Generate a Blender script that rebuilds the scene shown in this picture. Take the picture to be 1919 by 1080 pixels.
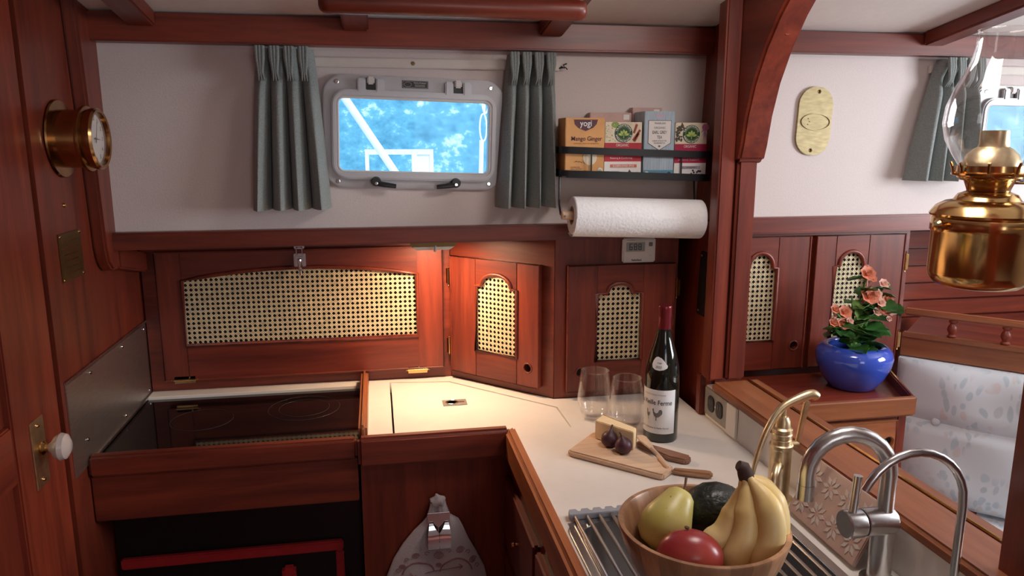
import bpy, bmesh, math, random
from mathutils import Matrix, Vector
R = math.radians
PI = math.pi
random.seed(7)
for o in list(bpy.data.objects):
    bpy.data.objects.remove(o)
scene = bpy.context.scene
COL = scene.collection

# ------------------------------------------------------------------ camera
PITCH, YAW = R(11.1), R(10.3)
fwd = Vector((math.sin(YAW)*math.cos(PITCH), math.cos(YAW)*math.cos(PITCH), -math.sin(PITCH)))
rgt = Vector((math.cos(YAW), -math.sin(YAW), 0))
upv = rgt.cross(fwd)
cd = bpy.data.cameras.new('camera')
cd.sensor_width = 36
cd.lens = 1400/1919*36
cd.clip_start = 0.02
cd.clip_end = 500
cam = bpy.data.objects.new('camera', cd)
COL.objects.link(cam)
cam.matrix_world = Matrix(((rgt.x, upv.x, -fwd.x, 0), (rgt.y, upv.y, -fwd.y, 0), (rgt.z, upv.z, -fwd.z, 1.54), (0, 0, 0, 1)))
scene.camera = cam

# ------------------------------------------------------------------ world, lights, exposure
w = bpy.data.worlds.new('sky')
scene.world = w
w.use_nodes = True
nt = w.node_tree
bg = nt.nodes['Background']
bg.inputs[0].default_value = (0.62, 0.80, 1.0, 1)
bg.inputs[1].default_value = 1.3
vs = scene.view_settings
vs.view_transform = 'Standard'
vs.look = 'None'
vs.gamma = 1
vs.use_curve_mapping = False
vs.exposure = 0.22

def lamp(name, kind, loc, target, energy, color, size=0.2, size_y=None, spread=None):
    l = bpy.data.lights.new(name, kind)
    l.energy = energy
    l.color = color
    if kind == 'AREA':
        l.size = size
        if size_y:
            l.shape = 'RECTANGLE'
            l.size_y = size_y
        if spread:
            l.spread = spread
    elif kind != 'SUN':
        l.shadow_soft_size = size
    o = bpy.data.objects.new(name, l)
    COL.objects.link(o)
    o.location = loc
    o.rotation_euler = (Vector(target) - Vector(loc)).to_track_quat('-Z', 'Y').to_euler()
    return o
s = lamp('sun', 'SUN', (0, 0, 20), (-6, 14, 0), 2.3, (1, 0.96, 0.9))
s.data.angle = R(2)
lamp('saloon_daylight', 'AREA', (2.3, 0.75, 1.50), (0.6, 1.3, 1.25), 21, (0.90, 0.945, 1.0), 0.6, 0.5)
lamp('galley_hatch_daylight', 'AREA', (0.70, 1.02, 1.89), (0.55, 1.15, 0.9), 4.4, (1.0, 0.90, 0.84), 0.32, 0.32)
lamp('companionway_daylight', 'AREA', (0.6, -1.3, 1.5), (0.3, 1.2, 1.6), 3.5, (1.0, 0.84, 0.74), 0.7, 0.7)

# ------------------------------------------------------------------ materials
MATS = {}
def nodes_of(name):
    m = bpy.data.materials.new(name)
    m.use_nodes = True
    t = m.node_tree
    return m, t, t.nodes['Principled BSDF']
def N(t, kind, **kw):
    n = t.nodes.new(kind)
    for k, v in kw.items():
        setattr(n, k, v)
    return n
def c4(c):
    return (c[0], c[1], c[2], 1)
def srgb(r, g, b):
    f = lambda u: (u/255/12.92 if u/255 <= 0.04045 else ((u/255+0.055)/1.055)**2.4)
    return (f(r), f(g), f(b))
def mat(name, color, rough=0.5, metal=0.0, var=0.08, scale=40, bump=0.0, coat=0.0, spec=0.5, stretch=None, sheen=0.0):
    """plain procedural material: colour broken up by fine noise, optional bump"""
    m, t, p = nodes_of(name)
    tc = N(t, 'ShaderNodeTexCoord')
    src = tc.outputs['Object']
    if stretch:
        mp = N(t, 'ShaderNodeMapping')
        mp.inputs['Scale'].default_value = stretch
        t.links.new(src, mp.inputs[0])
        src = mp.outputs[0]
    nz = N(t, 'ShaderNodeTexNoise')
    nz.inputs['Scale'].default_value = scale
    nz.inputs['Detail'].default_value = 4
    t.links.new(src, nz.inputs['Vector'])
    rp = N(t, 'ShaderNodeValToRGB')
    rp.color_ramp.elements[0].position = 0.3
    rp.color_ramp.elements[1].position = 0.7
    rp.color_ramp.elements[0].color = c4([min(1, x*(1-var)) for x in color])
    rp.color_ramp.elements[1].color = c4([min(1, x*(1+var)) for x in color])
    t.links.new(nz.outputs[0], rp.inputs[0])
    t.links.new(rp.outputs[0], p.inputs['Base Color'])
    p.inputs['Roughness'].default_value = rough
    p.inputs['Metallic'].default_value = metal
    p.inputs['Coat Weight'].default_value = coat
    p.inputs['Coat Roughness'].default_value = 0.12
    p.inputs['Specular IOR Level'].default_value = spec
    p.inputs['Sheen Weight'].default_value = sheen
    if bump:
        b = N(t, 'ShaderNodeBump')
        b.inputs['Strength'].default_value = bump
        b.inputs['Distance'].default_value = 0.002
        t.links.new(nz.outputs[0], b.inputs['Height'])
        t.links.new(b.outputs[0], p.inputs['Normal'])
    MATS[name] = m
    return m
def wood(name, axis, dark, light, rough=0.42, coat=0.16, scale=1.0, var=0.22):
    m, t, p = nodes_of(name)
    tc = N(t, 'ShaderNodeTexCoord')
    oi = N(t, 'ShaderNodeObjectInfo')
    ad = N(t, 'ShaderNodeVectorMath', operation='MULTIPLY_ADD')
    cb = N(t, 'ShaderNodeCombineXYZ')
    for i in range(3):
        t.links.new(oi.outputs['Random'], cb.inputs[i])
    t.links.new(cb.outputs[0], ad.inputs[0])
    ad.inputs[1].default_value = (3.1, 5.3, 7.7)
    t.links.new(tc.outputs['Object'], ad.inputs[2])
    mp = N(t, 'ShaderNodeMapping')
    sc = [16*scale]*3
    sc['xyz'.index(axis)] = 1.3*scale
    mp.inputs['Scale'].default_value = sc
    t.links.new(ad.outputs[0], mp.inputs[0])
    n1 = N(t, 'ShaderNodeTexNoise')
    n1.inputs['Scale'].default_value = 1.6
    n1.inputs['Detail'].default_value = 7
    n1.inputs['Roughness'].default_value = 0.62
    n1.inputs['Distortion'].default_value = 0.5
    t.links.new(mp.outputs[0], n1.inputs['Vector'])
    rp = N(t, 'ShaderNodeValToRGB')
    rp.color_ramp.elements[0].position = 0.3
    rp.color_ramp.elements[1].position = 0.72
    rp.color_ramp.elements[0].color = c4(dark)
    rp.color_ramp.elements[1].color = c4(light)
    t.links.new(n1.outputs[0], rp.inputs[0])
    n2 = N(t, 'ShaderNodeTexNoise')
    n2.inputs['Scale'].default_value = 9
    n2.inputs['Detail'].default_value = 3
    t.links.new(mp.outputs[0], n2.inputs['Vector'])
    mx = N(t, 'ShaderNodeMix', data_type='RGBA', blend_type='MULTIPLY')
    mx.inputs[0].default_value = 0.35
    t.links.new(rp.outputs[0], mx.inputs[6])
    t.links.new(n2.outputs[0], mx.inputs[7])
    hs = N(t, 'ShaderNodeHueSaturation')
    mr = N(t, 'ShaderNodeMapRange')
    mr.inputs[3].default_value = 1.2-var
    mr.inputs[4].default_value = 1.2+var
    t.links.new(oi.outputs['Random'], mr.inputs[0])
    t.links.new(mr.outputs[0], hs.inputs['Value'])
    t.links.new(mx.outputs[2], hs.inputs['Color'])
    t.links.new(hs.outputs[0], p.inputs['Base Color'])
    p.inputs['Roughness'].default_value = rough
    p.inputs['Coat Weight'].default_value = coat
    p.inputs['Coat Roughness'].default_value = 0.2
    b = N(t, 'ShaderNodeBump')
    b.inputs['Strength'].default_value = 0.06
    b.inputs['Distance'].default_value = 0.001
    t.links.new(n2.outputs[0], b.inputs['Height'])
    t.links.new(b.outputs[0], p.inputs['Normal'])
    MATS[name] = m
    return m
def thin_glass(name, tint=(1, 1, 1), refl=1.0, rough=0.0, base=0.04):
    m = bpy.data.materials.new(name)
    m.use_nodes = True
    t = m.node_tree
    t.nodes.clear()
    out = N(t, 'ShaderNodeOutputMaterial')
    tr = N(t, 'ShaderNodeBsdfTransparent')
    tr.inputs[0].default_value = c4(tint)
    gl = N(t, 'ShaderNodeBsdfGlossy')
    gl.inputs[0].default_value = (1, 1, 1, 1)
    gl.inputs['Roughness'].default_value = rough
    lw = N(t, 'ShaderNodeLayerWeight')
    lw.inputs[0].default_value = 0.5
    pw = N(t, 'ShaderNodeMath', operation='POWER')
    pw.inputs[1].default_value = 3
    t.links.new(lw.outputs['Facing'], pw.inputs[0])
    ma = N(t, 'ShaderNodeMath', operation='MULTIPLY_ADD')
    ma.inputs[1].default_value = 0.75*refl
    ma.inputs[2].default_value = base
    ma.use_clamp = True
    t.links.new(pw.outputs[0], ma.inputs[0])
    mx = N(t, 'ShaderNodeMixShader')
    t.links.new(ma.outputs[0], mx.inputs[0])
    t.links.new(tr.outputs[0], mx.inputs[1])
    t.links.new(gl.outputs[0], mx.inputs[2])
    t.links.new(mx.outputs[0], out.inputs[0])
    MATS[name] = m
    return m

MD, ML = (0.10, 0.013, 0.007), (0.245, 0.040, 0.016)
wood('mahogany_x', 'x', MD, ML)
wood('mahogany_y', 'y', MD, ML)
wood('mahogany_z', 'z', MD, ML)
wood('teak_x', 'x', (0.22, 0.062, 0.022), (0.40, 0.135, 0.05))
wood('teak_y', 'y', (0.22, 0.062, 0.022), (0.40, 0.135, 0.05))
wood('acacia_z', 'z', (0.28, 0.13, 0.062), (0.50, 0.27, 0.145), 0.4, 0.1, var=0.4)
wood('maple_x', 'x', (0.62, 0.42, 0.28), (0.74, 0.54, 0.38), 0.5, 0.0, var=0.05)
wood('walnut_x', 'x', (0.20, 0.095, 0.06), (0.33, 0.17, 0.11), 0.5, 0.05, var=0.05)
wood('olive_x', 'x', (0.22, 0.10, 0.05), (0.50, 0.28, 0.15), 0.4, 0.1, var=0.05)
mat('wall_vinyl', (0.72, 0.64, 0.615), 0.75, bump=0.15, scale=260, var=0.03)
mat('ceiling_white', (0.88, 0.83, 0.78), 0.6, scale=60, var=0.02)
mat('laminate', (0.80, 0.76, 0.71), 0.35, scale=30, var=0.02)
mat('batten_white', (0.72, 0.67, 0.62), 0.5, scale=30, var=0.03)
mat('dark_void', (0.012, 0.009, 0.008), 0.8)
mat('black_plastic', (0.012, 0.012, 0.013), 0.35)
mat('black_metal', (0.010, 0.010, 0.012), 0.4)
mat('black_enamel', (0.006, 0.006, 0.007), 0.3)
mat('glass_black', (0.004, 0.004, 0.005), 0.04, spec=0.6)
mat('burner_print', (0.05, 0.048, 0.047), 0.2)
mat('red_enamel', (0.36, 0.02, 0.024), 0.3)
mat('brass', (0.66, 0.42, 0.17), 0.18, 1.0, var=0.12, scale=25)
mat('brass_satin', (0.72, 0.58, 0.36), 0.36, 1.0, var=0.15, scale=60)
mat('brass_plaque', (0.40, 0.32, 0.17), 0.5, 0.55, var=0.18, scale=40, stretch=(1, 1, 4))
mat('brass_aged', (0.42, 0.235, 0.095), 0.2, 1.0, var=0.2, scale=25)
mat('brass_dark', (0.20, 0.13, 0.05), 0.4, 0.9)
mat('stainless', (0.62, 0.61, 0.60), 0.26, 1.0, var=0.06, scale=60, stretch=(8, 1, 1))
mat('stainless_brushed', (0.55, 0.52, 0.49), 0.38, 1.0, var=0.1, scale=30, stretch=(1, 1, 12))
mat('chrome', (0.80, 0.80, 0.82), 0.08, 1.0, var=0.02)
mat('port_frame', (0.47, 0.46, 0.47), 0.42, 0.35, var=0.03, bump=0.03, scale=400)
mat('port_sash', (0.53, 0.53, 0.55), 0.40, 0.3, var=0.03, bump=0.03, scale=400)
mat('white_plastic', (0.72, 0.69, 0.67), 0.45, var=0.02)
mat('ivory_plastic', (0.70, 0.64, 0.55), 0.45, var=0.02)
mat('lcd', (0.33, 0.37, 0.36), 0.3, var=0.03)
mat('ink', (0.02, 0.018, 0.018), 0.6)
mat('ink_grey', (0.16, 0.15, 0.15), 0.6)
mat('paper_white', (0.78, 0.77, 0.76), 0.7, var=0.03)
mat('print_white', (0.76, 0.74, 0.71), 0.6, var=0.02)
mat('label_paper', (0.74, 0.74, 0.75), 0.6, var=0.02)
mat('towel_paper', (0.80, 0.79, 0.79), 0.9, bump=0.9, scale=150, var=0.03)
mat('cardboard', (0.42, 0.25, 0.12), 0.7)
mat('cane', (0.78, 0.66, 0.43), 0.5, var=0.2, scale=90)
mat('yogi_orange', (0.66, 0.33, 0.11), 0.55, var=0.12, scale=18)
mat('yogi_plum', (0.085, 0.016, 0.03), 0.5)
mat('box_cream', (0.72, 0.62, 0.46), 0.55, var=0.1, scale=60)
mat('box_red', (0.45, 0.020, 0.035), 0.5)
mat('box_crimson', (0.40, 0.012, 0.06), 0.5)
mat('box_orange', (0.62, 0.16, 0.09), 0.5)
mat('badge_green', (0.012, 0.06, 0.02), 0.5)
mat('leaf_print', (0.22, 0.34, 0.06), 0.5)
mat('lime_print', (0.42, 0.55, 0.12), 0.5)
mat('cinnamon', (0.30, 0.06, 0.025), 0.6)
mat('berry_dark', (0.04, 0.012, 0.025), 0.5)
mat('herb_dark', (0.07, 0.06, 0.04), 0.6)
mat('echinacea', (0.42, 0.14, 0.26), 0.5)
mat('lilac_print', (0.50, 0.42, 0.52), 0.5)
mat('earl_blue', (0.37, 0.47, 0.55), 0.5, var=0.22, scale=30, stretch=(14, 1, 0.5))
mat('earl_band', (0.10, 0.27, 0.38), 0.5)
mat('navy', (0.02, 0.035, 0.09), 0.5)
mat('pink_carton', (0.55, 0.36, 0.32), 0.5)
mat('curtain', (0.23, 0.26, 0.25), 0.95, var=0.22, scale=420, bump=0.4, sheen=0.2)
mat('fruit_fig', (0.055, 0.012, 0.022), 0.45, var=0.4, scale=60)
mat('cheese', (0.84, 0.66, 0.40), 0.55, var=0.05, scale=30)
mat('avocado', (0.012, 0.015, 0.010), 0.35, var=0.6, scale=130, bump=1.0)
mat('pear_stem', (0.10, 0.045, 0.02), 0.7)
mat('banana_tip', (0.055, 0.025, 0.018), 0.7)
mat('pot_blue', (0.04, 0.085, 0.47), 0.10, coat=0.6, var=0.08, scale=6)
mat('soil', (0.02, 0.013, 0.01), 0.9, bump=1.0, scale=90)
mat('leaf', (0.035, 0.13, 0.025), 0.45, var=0.5, scale=30)
mat('leaf_pale', (0.17, 0.30, 0.07), 0.5, var=0.3, scale=40)
mat('petal', (0.62, 0.20, 0.11), 0.6, var=0.3, scale=60)
mat('petal_pale', (0.72, 0.40, 0.31), 0.6, var=0.2, scale=60)
mat('silicone', (0.30, 0.31, 0.34), 0.5)
mat('blue_dish', (0.03, 0.055, 0.09), 0.15, var=0.3, scale=8)
mat('towel_cloth', (0.56, 0.50, 0.50), 0.95, bump=0.5, scale=350, var=0.05)
mat('towel_print', (0.36, 0.17, 0.18), 0.9)
mat('porcelain', (0.58, 0.50, 0.46), 0.2, coat=0.3, var=0.02)
mat('bottle_glass', (0.006, 0.008, 0.006), 0.04, spec=0.7)
mat('capsule_red', (0.17, 0.016, 0.022), 0.25, 0.4)
mat('clock_face', (0.72, 0.68, 0.64), 0.4, var=0.02)
mat('outlet_plate', (0.36, 0.33, 0.30), 0.45, 0.5)
mat('outlet_black', (0.015, 0.014, 0.014), 0.4)
mat('boat_white', (0.85, 0.87, 0.88), 0.5)
mat('tile_flower', (0.46, 0.31, 0.26), 0.35, var=0.1)
mat('lamp_led', (0.9, 0.85, 0.75), 0.4)
thin_glass('clear_glass', (0.975, 0.972, 0.97), 1.25, base=0.032)
thin_glass('pane_glass', (0.93, 0.98, 1.0), 0.3, base=0.004)

# pear, mango, banana with blended skin colours
def blend_mat(name, a, b, scale, lo, hi, rough, spots=None):
    m, t, p = nodes_of(name)
    tc = N(t, 'ShaderNodeTexCoord')
    nz = N(t, 'ShaderNodeTexNoise')
    nz.inputs['Scale'].default_value = scale
    nz.inputs['Detail'].default_value = 3
    t.links.new(tc.outputs['Object'], nz.inputs['Vector'])
    rp = N(t, 'ShaderNodeValToRGB')
    rp.color_ramp.elements[0].position = lo
    rp.color_ramp.elements[1].position = hi
    rp.color_ramp.elements[0].color = c4(a)
    rp.color_ramp.elements[1].color = c4(b)
    t.links.new(nz.outputs[0], rp.inputs[0])
    col = rp.outputs[0]
    if spots:
        vz = N(t, 'ShaderNodeTexNoise')
        vz.inputs['Scale'].default_value = spots[0]
        vz.inputs['Detail'].default_value = 2
        t.links.new(tc.outputs['Object'], vz.inputs['Vector'])
        r2 = N(t, 'ShaderNodeValToRGB')
        r2.color_ramp.elements[0].position = spots[1]
        r2.color_ramp.elements[1].position = spots[1]+0.05
        t.links.new(vz.outputs[0], r2.inputs[0])
        mx = N(t, 'ShaderNodeMix', data_type='RGBA')
        t.links.new(r2.outputs[0], mx.inputs[0])
        t.links.new(col, mx.inputs[6])
        mx.inputs[7].default_value = c4(spots[2])
        col = mx.outputs[2]
    t.links.new(col, p.inputs['Base Color'])
    p.inputs['Roughness'].default_value = rough
    p.inputs['Subsurface Weight'].default_value = 0.0
    MATS[name] = m
blend_mat('pear_skin', (0.50, 0.42, 0.10), (0.66, 0.57, 0.21), 14, 0.35, 0.65, 0.35, (170, 0.70, (0.30, 0.20, 0.07)))
blend_mat('mango_skin', (0.28, 0.018, 0.03), (0.46, 0.075, 0.05), 9, 0.35, 0.7, 0.28)
blend_mat('banana_skin', (0.76, 0.53, 0.18), (0.86, 0.66, 0.31), 16, 0.3, 0.7, 0.42, (42, 0.735, (0.20, 0.085, 0.025)))
# settee fabric: pale blue-white ground with soft leaf print
def floral():
    m, t, p = nodes_of('floral_fabric')
    tc = N(t, 'ShaderNodeTexCoord')
    mp = N(t, 'ShaderNodeMapping')
    mp.inputs['Scale'].default_value = (1, 1, 0.55)
    mp.inputs['Rotation'].default_value = (0, R(35), 0)
    t.links.new(tc.outputs['Object'], mp.inputs[0])
    dn = N(t, 'ShaderNodeTexNoise')
    dn.inputs['Scale'].default_value = 12
    t.links.new(mp.outputs[0], dn.inputs['Vector'])
    ad = N(t, 'ShaderNodeMix', data_type='RGBA', blend_type='ADD')
    ad.inputs[0].default_value = 0.06
    t.links.new(mp.outputs[0], ad.inputs[6])
    t.links.new(dn.outputs['Color'], ad.inputs[7])
    v = N(t, 'ShaderNodeTexVoronoi')
    v.inputs['Scale'].default_value = 46
    t.links.new(ad.outputs[2], v.inputs['Vector'])
    big = N(t, 'ShaderNodeTexNoise')
    big.inputs['Scale'].default_value = 9
    t.links.new(tc.outputs['Object'], big.inputs['Vector'])
    r1 = N(t, 'ShaderNodeValToRGB')
    r1.color_ramp.elements[0].position = 0.34
    r1.color_ramp.elements[0].color = (1, 1, 1, 1)
    r1.color_ramp.elements[1].position = 0.44
    r1.color_ramp.elements[1].color = (0, 0, 0, 1)
    t.links.new(v.outputs['Distance'], r1.inputs[0])
    r2 = N(t, 'ShaderNodeValToRGB')
    r2.color_ramp.elements[0].position = 0.43
    r2.color_ramp.elements[1].position = 0.52
    t.links.new(big.outputs[0], r2.inputs[0])
    mm = N(t, 'ShaderNodeMath', operation='MULTIPLY')
    t.links.new(r1.outputs[0], mm.inputs[0])
    t.links.new(r2.outputs[0], mm.inputs[1])
    r3 = N(t, 'ShaderNodeValToRGB')
    e = r3.color_ramp.elements
    e[0].position = 0.0
    e[0].color = (0.56, 0.64, 0.71, 1)
    e[1].position = 0.72
    e[1].color = (0.53, 0.61, 0.65, 1)
    x = e.new(0.8)
    x.color = (0.71, 0.66, 0.66, 1)
    sp = N(t, 'ShaderNodeSeparateColor')
    t.links.new(v.outputs['Color'], sp.inputs[0])
    t.links.new(sp.outputs[0], r3.inputs[0])
    mx = N(t, 'ShaderNodeMix', data_type='RGBA')
    t.links.new(mm.outputs[0], mx.inputs[0])
    mx.inputs[6].default_value = (0.73, 0.77, 0.81, 1)
    t.links.new(r3.outputs[0], mx.inputs[7])
    t.links.new(mx.outputs[2], p.inputs['Base Color'])
    p.inputs['Roughness'].default_value = 0.9
    MATS['floral_fabric'] = m
floral()
# hillside across the water: blue-green trees, haze painted into the colour, pale speckles
def hill_mat():
    m, t, p = nodes_of('hillside')
    tc = N(t, 'ShaderNodeTexCoord')
    nz = N(t, 'ShaderNodeTexNoise')
    nz.inputs['Scale'].default_value = 0.9
    nz.inputs['Detail'].default_value = 9
    nz.inputs['Roughness'].default_value = 0.7
    t.links.new(tc.outputs['Object'], nz.inputs['Vector'])
    rp = N(t, 'ShaderNodeValToRGB')
    e = rp.color_ramp.elements
    e[0].position = 0.34
    e[0].color = (0.06, 0.22, 0.34, 1)
    e[1].position = 0.66
    e[1].color = (0.62, 0.80, 0.86, 1)
    x = e.new(0.55)
    x.color = (0.13, 0.38, 0.53, 1)
    t.links.new(nz.outputs[0], rp.inputs[0])
    t.links.new(rp.outputs[0], p.inputs['Base Color'])
    p.inputs['Roughness'].default_value = 0.95
    MATS['hillside'] = m
hill_mat()
mat('sea', (0.10, 0.26, 0.36), 0.25, scale=2, var=0.3, bump=0.4)

# ------------------------------------------------------------------ geometry helpers
class MB:
    def __init__(s):
        s.v, s.f = [], []
    def add(s, v, f):
        n = len(s.v)
        s.v += [tuple(p) for p in v]
        s.f += [tuple(i+n for i in q) for q in f]
        return s
    def box(s, x0, x1, y0, y1, z0, z1):
        v = [(x, y, z) for z in (z0, z1) for y in (y0, y1) for x in (x0, x1)]
        return s.add(v, [(0, 2, 3, 1), (4, 5, 7, 6), (0, 1, 5, 4), (2, 6, 7, 3), (0, 4, 6, 2), (1, 3, 7, 5)])
    def hexa(s, v):
        """8 corners ordered like box()"""
        return s.add(v, [(0, 2, 3, 1), (4, 5, 7, 6), (0, 1, 5, 4), (2, 6, 7, 3), (0, 4, 6, 2), (1, 3, 7, 5)])
    def prism(s, poly, y0, y1):
        """poly in (x,z), extruded along y"""
        n = len(poly)
        v = [(x, y0, z) for x, z in poly] + [(x, y1, z) for x, z in poly]
        f = [tuple(range(n)), tuple(range(2*n-1, n-1, -1))]
        f += [(i, i+n, (i+1) % n+n, (i+1) % n) for i in range(n)]
        return s.add(v, f)
    def prism_z(s, poly, z0, z1):
        n = len(poly)
        v = [(x, y, z0) for x, y in poly] + [(x, y, z1) for x, y in poly]
        f = [tuple(range(n-1, -1, -1)), tuple(range(n, 2*n))]
        f += [(i, (i+1) % n, (i+1) % n+n, i+n) for i in range(n)]
        return s.add(v, f)
    def prism_x(s, poly, x0, x1):
        """poly in (y,z), extruded along x"""
        n = len(poly)
        v = [(x0, y, z) for y, z in poly] + [(x1, y, z) for y, z in poly]
        f = [tuple(range(n)), tuple(range(2*n-1, n-1, -1))]
        f += [(i, i+n, (i+1) % n+n, (i+1) % n) for i in range(n)]
        return s.add(v, f)
    def plate(s, outer, holes, y0, y1):
        """flat plate in (x,z) with holes, thickness along y"""
        bm = bmesh.new()
        es = []
        for loop in [outer]+holes:
            vs_ = [bm.verts.new((x, y0, z)) for x, z in loop]
            es += [bm.edges.new((vs_[i], vs_[(i+1) % len(vs_)])) for i in range(len(vs_))]
        bmesh.ops.triangle_fill(bm, use_beauty=True, use_dissolve=False, edges=es)
        r = bmesh.ops.extrude_face_region(bm, geom=bm.faces[:])
        for g in r['geom']:
            if isinstance(g, bmesh.types.BMVert):
                g.co.y = y1
        bmesh.ops.recalc_face_normals(bm, faces=bm.faces[:])
        bm.verts.index_update()
        v = [tuple(q.co) for q in bm.verts]
        f = [tuple(q.index for q in fc.verts) for fc in bm.faces]
        bm.free()
        return s.add(v, f)
    def lathe(s, prof, n=32, c=(0, 0, 0), a0=0.0, a1=2*PI, wob=None):
        full = abs(a1-a0-2*PI) < 1e-6
        k = n if full else n+1
        v, f = [], []
        for r, z in prof:
            for i in range(k):
                a = a0+(a1-a0)*i/n
                rr = r*(wob(a, z) if wob else 1)
                v.append((c[0]+rr*math.cos(a), c[1]+rr*math.sin(a), c[2]+z))
        for j in range(len(prof)-1):
            for i in range(n):
                i2 = (i+1) % k
                f.append((j*k+i, j*k+i2, (j+1)*k+i2, (j+1)*k+i))
        return s.add(v, f)
    def tube(s, pts, r, n=10, caps=True, closed=False, flat=1.0):
        pts = [Vector(p) for p in pts]
        m = len(pts)
        rs = r if isinstance(r, (list, tuple)) else [r]*m
        ref = None
        v, f = [], []
        for i, p in enumerate(pts):
            if closed:
                t = pts[(i+1) % m]-pts[i-1]
            else:
                t = pts[min(i+1, m-1)]-pts[max(i-1, 0)]
            t.normalize()
            if ref is None:
                ref = Vector((0, 0, 1)) if abs(t.z) < 0.9 else Vector((1, 0, 0))
            u = ref-t*ref.dot(t)
            u.normalize()
            ref = u
            b = t.cross(u)
            for k in range(n):
                a = 2*PI*k/n
                v.append(p+u*(rs[i]*math.cos(a)*flat)+b*(rs[i]*math.sin(a)))
        for i in range(m if closed else m-1):
            for k in range(n):
                i2 = (i+1) % m
                f.append((i*n+k, i*n+(k+1) % n, i2*n+(k+1) % n, i2*n+k))
        if caps and not closed:
            f.append(tuple(range(n-1, -1, -1)))
            f.append(tuple(range((m-1)*n, m*n)))
        return s.add(v, f)
    def ball(s, c, rx, ry=None, rz=None, n=16, m=10, fn=None):
        ry = rx if ry is None else ry
        rz = rx if rz is None else rz
        v, f = [], []
        for j in range(m+1):
            th = PI*j/m
            for i in range(n):
                a = 2*PI*i/n
                d = Vector((math.sin(th)*math.cos(a), math.sin(th)*math.sin(a), -math.cos(th)))
                k = fn(d) if fn else 1
                v.append((c[0]+rx*d.x*k, c[1]+ry*d.y*k, c[2]+rz*d.z*k))
        for j in range(m):
            for i in range(n):
                f.append((j*n+i, j*n+(i+1) % n, (j+1)*n+(i+1) % n, (j+1)*n+i))
        return s.add(v, f)
    def xf(s, M):
        s.v = [tuple(M @ Vector(p)) for p in s.v]
        return s
    def mapv(s, fn):
        s.v = [tuple(fn(*p)) for p in s.v]
        return s
    def build(s, name, m, parent=None, frame=None, bevel=0, seg=2, smooth=35, label=None, stuff=False):
        bm = bmesh.new()
        vv = [bm.verts.new(p) for p in s.v]
        for q in s.f:
            try:
                bm.faces.new([vv[i] for i in q])
            except ValueError:
                pass
        bmesh.ops.remove_doubles(bm, verts=bm.verts[:], dist=1e-6)
        bmesh.ops.dissolve_degenerate(bm, edges=bm.edges[:], dist=1e-7)
        bmesh.ops.recalc_face_normals(bm, faces=bm.faces[:])
        if bevel:
            es = [e for e in bm.edges if len(e.link_faces) == 2 and e.calc_face_angle(0) > R(28)]
            bmesh.ops.bevel(bm, geom=es, offset=bevel, segments=seg, affect='EDGES', clamp_overlap=True)
        me = bpy.data.meshes.new(name)
        bm.to_mesh(me)
        bm.free()
        return place(name, me, m, parent, frame, smooth, label, stuff)
WM = {}
def place(name, me, m, parent=None, frame=None, smooth=35, label=None, stuff=False):
    frame = frame or Matrix()
    xs = [v.co for v in me.vertices]
    c = Vector([(min(p[i] for p in xs)+max(p[i] for p in xs))/2 for i in range(3)])
    me.transform(Matrix.Translation(-c))
    if smooth:
        me.polygons.foreach_set('use_smooth', [True]*len(me.polygons))
        me.set_sharp_from_angle(angle=R(smooth))
    o = bpy.data.objects.new(name, me)
    COL.objects.link(o)
    if m:
        me.materials.append(MATS[m])
    Wm = frame @ Matrix.Translation(c)
    WM[o.name] = Wm
    o.parent = parent
    o.matrix_local = (WM[parent.name].inverted() @ Wm) if parent else Wm
    if label:
        o['label'] = label
    if stuff:
        o['kind'] = 'stuff'
    return o
def thing(name, label, cat, loc, rotz=0, group=None, kind=None):
    o = bpy.data.objects.new(name, None)
    o.empty_display_size = 0.05
    COL.objects.link(o)
    M = Matrix.Translation(loc) @ Matrix.Rotation(rotz, 4, 'Z')
    o.matrix_local = M
    WM[o.name] = M
    tag(o, label, cat, group, kind)
    return o
def tag(o, label=None, cat=None, group=None, kind=None):
    if label: o['label'] = label
    if cat: o['category'] = cat
    if group: o['group'] = group
    if kind: o['kind'] = kind
    return o
def struct(o, label=None):
    o['kind'] = 'structure'
    if label: o['label'] = label
    return o
def fr(x, y, z, rz=0, rx=0, ry=0):
    return Matrix.Translation((x, y, z)) @ Matrix.Rotation(rz, 4, 'Z') @ Matrix.Rotation(ry, 4, 'Y') @ Matrix.Rotation(rx, 4, 'X')
def rrect(x0, x1, z0, z1, r, n=6):
    p = []
    for cx, cz, a in ((x1-r, z0+r, -90), (x1-r, z1-r, 0), (x0+r, z1-r, 90), (x0+r, z0+r, 180)):
        for i in range(n+1):
            t = R(a+90*i/n)
            p.append((cx+r*math.cos(t), cz+r*math.sin(t)))
    return p
def circ(cx, cz, r, n=24, rz=None):
    return [(cx+r*math.cos(2*PI*i/n), cz+(rz or r)*math.sin(2*PI*i/n)) for i in range(n)]
def smooth_path(pts, n=8):
    pts = [Vector(p) for p in pts]
    out = []
    for i in range(len(pts)-1):
        p0, p1, p2, p3 = pts[max(i-1, 0)], pts[i], pts[i+1], pts[min(i+2, len(pts)-1)]
        for k in range(n):
            t = k/n
            out.append(0.5*((2*p1)+(p2-p0)*t+(2*p0-5*p1+4*p2-p3)*t*t+(3*p1-p0-3*p2+p3)*t**3))
    out.append(pts[-1])
    return out
_txt = {}
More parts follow.
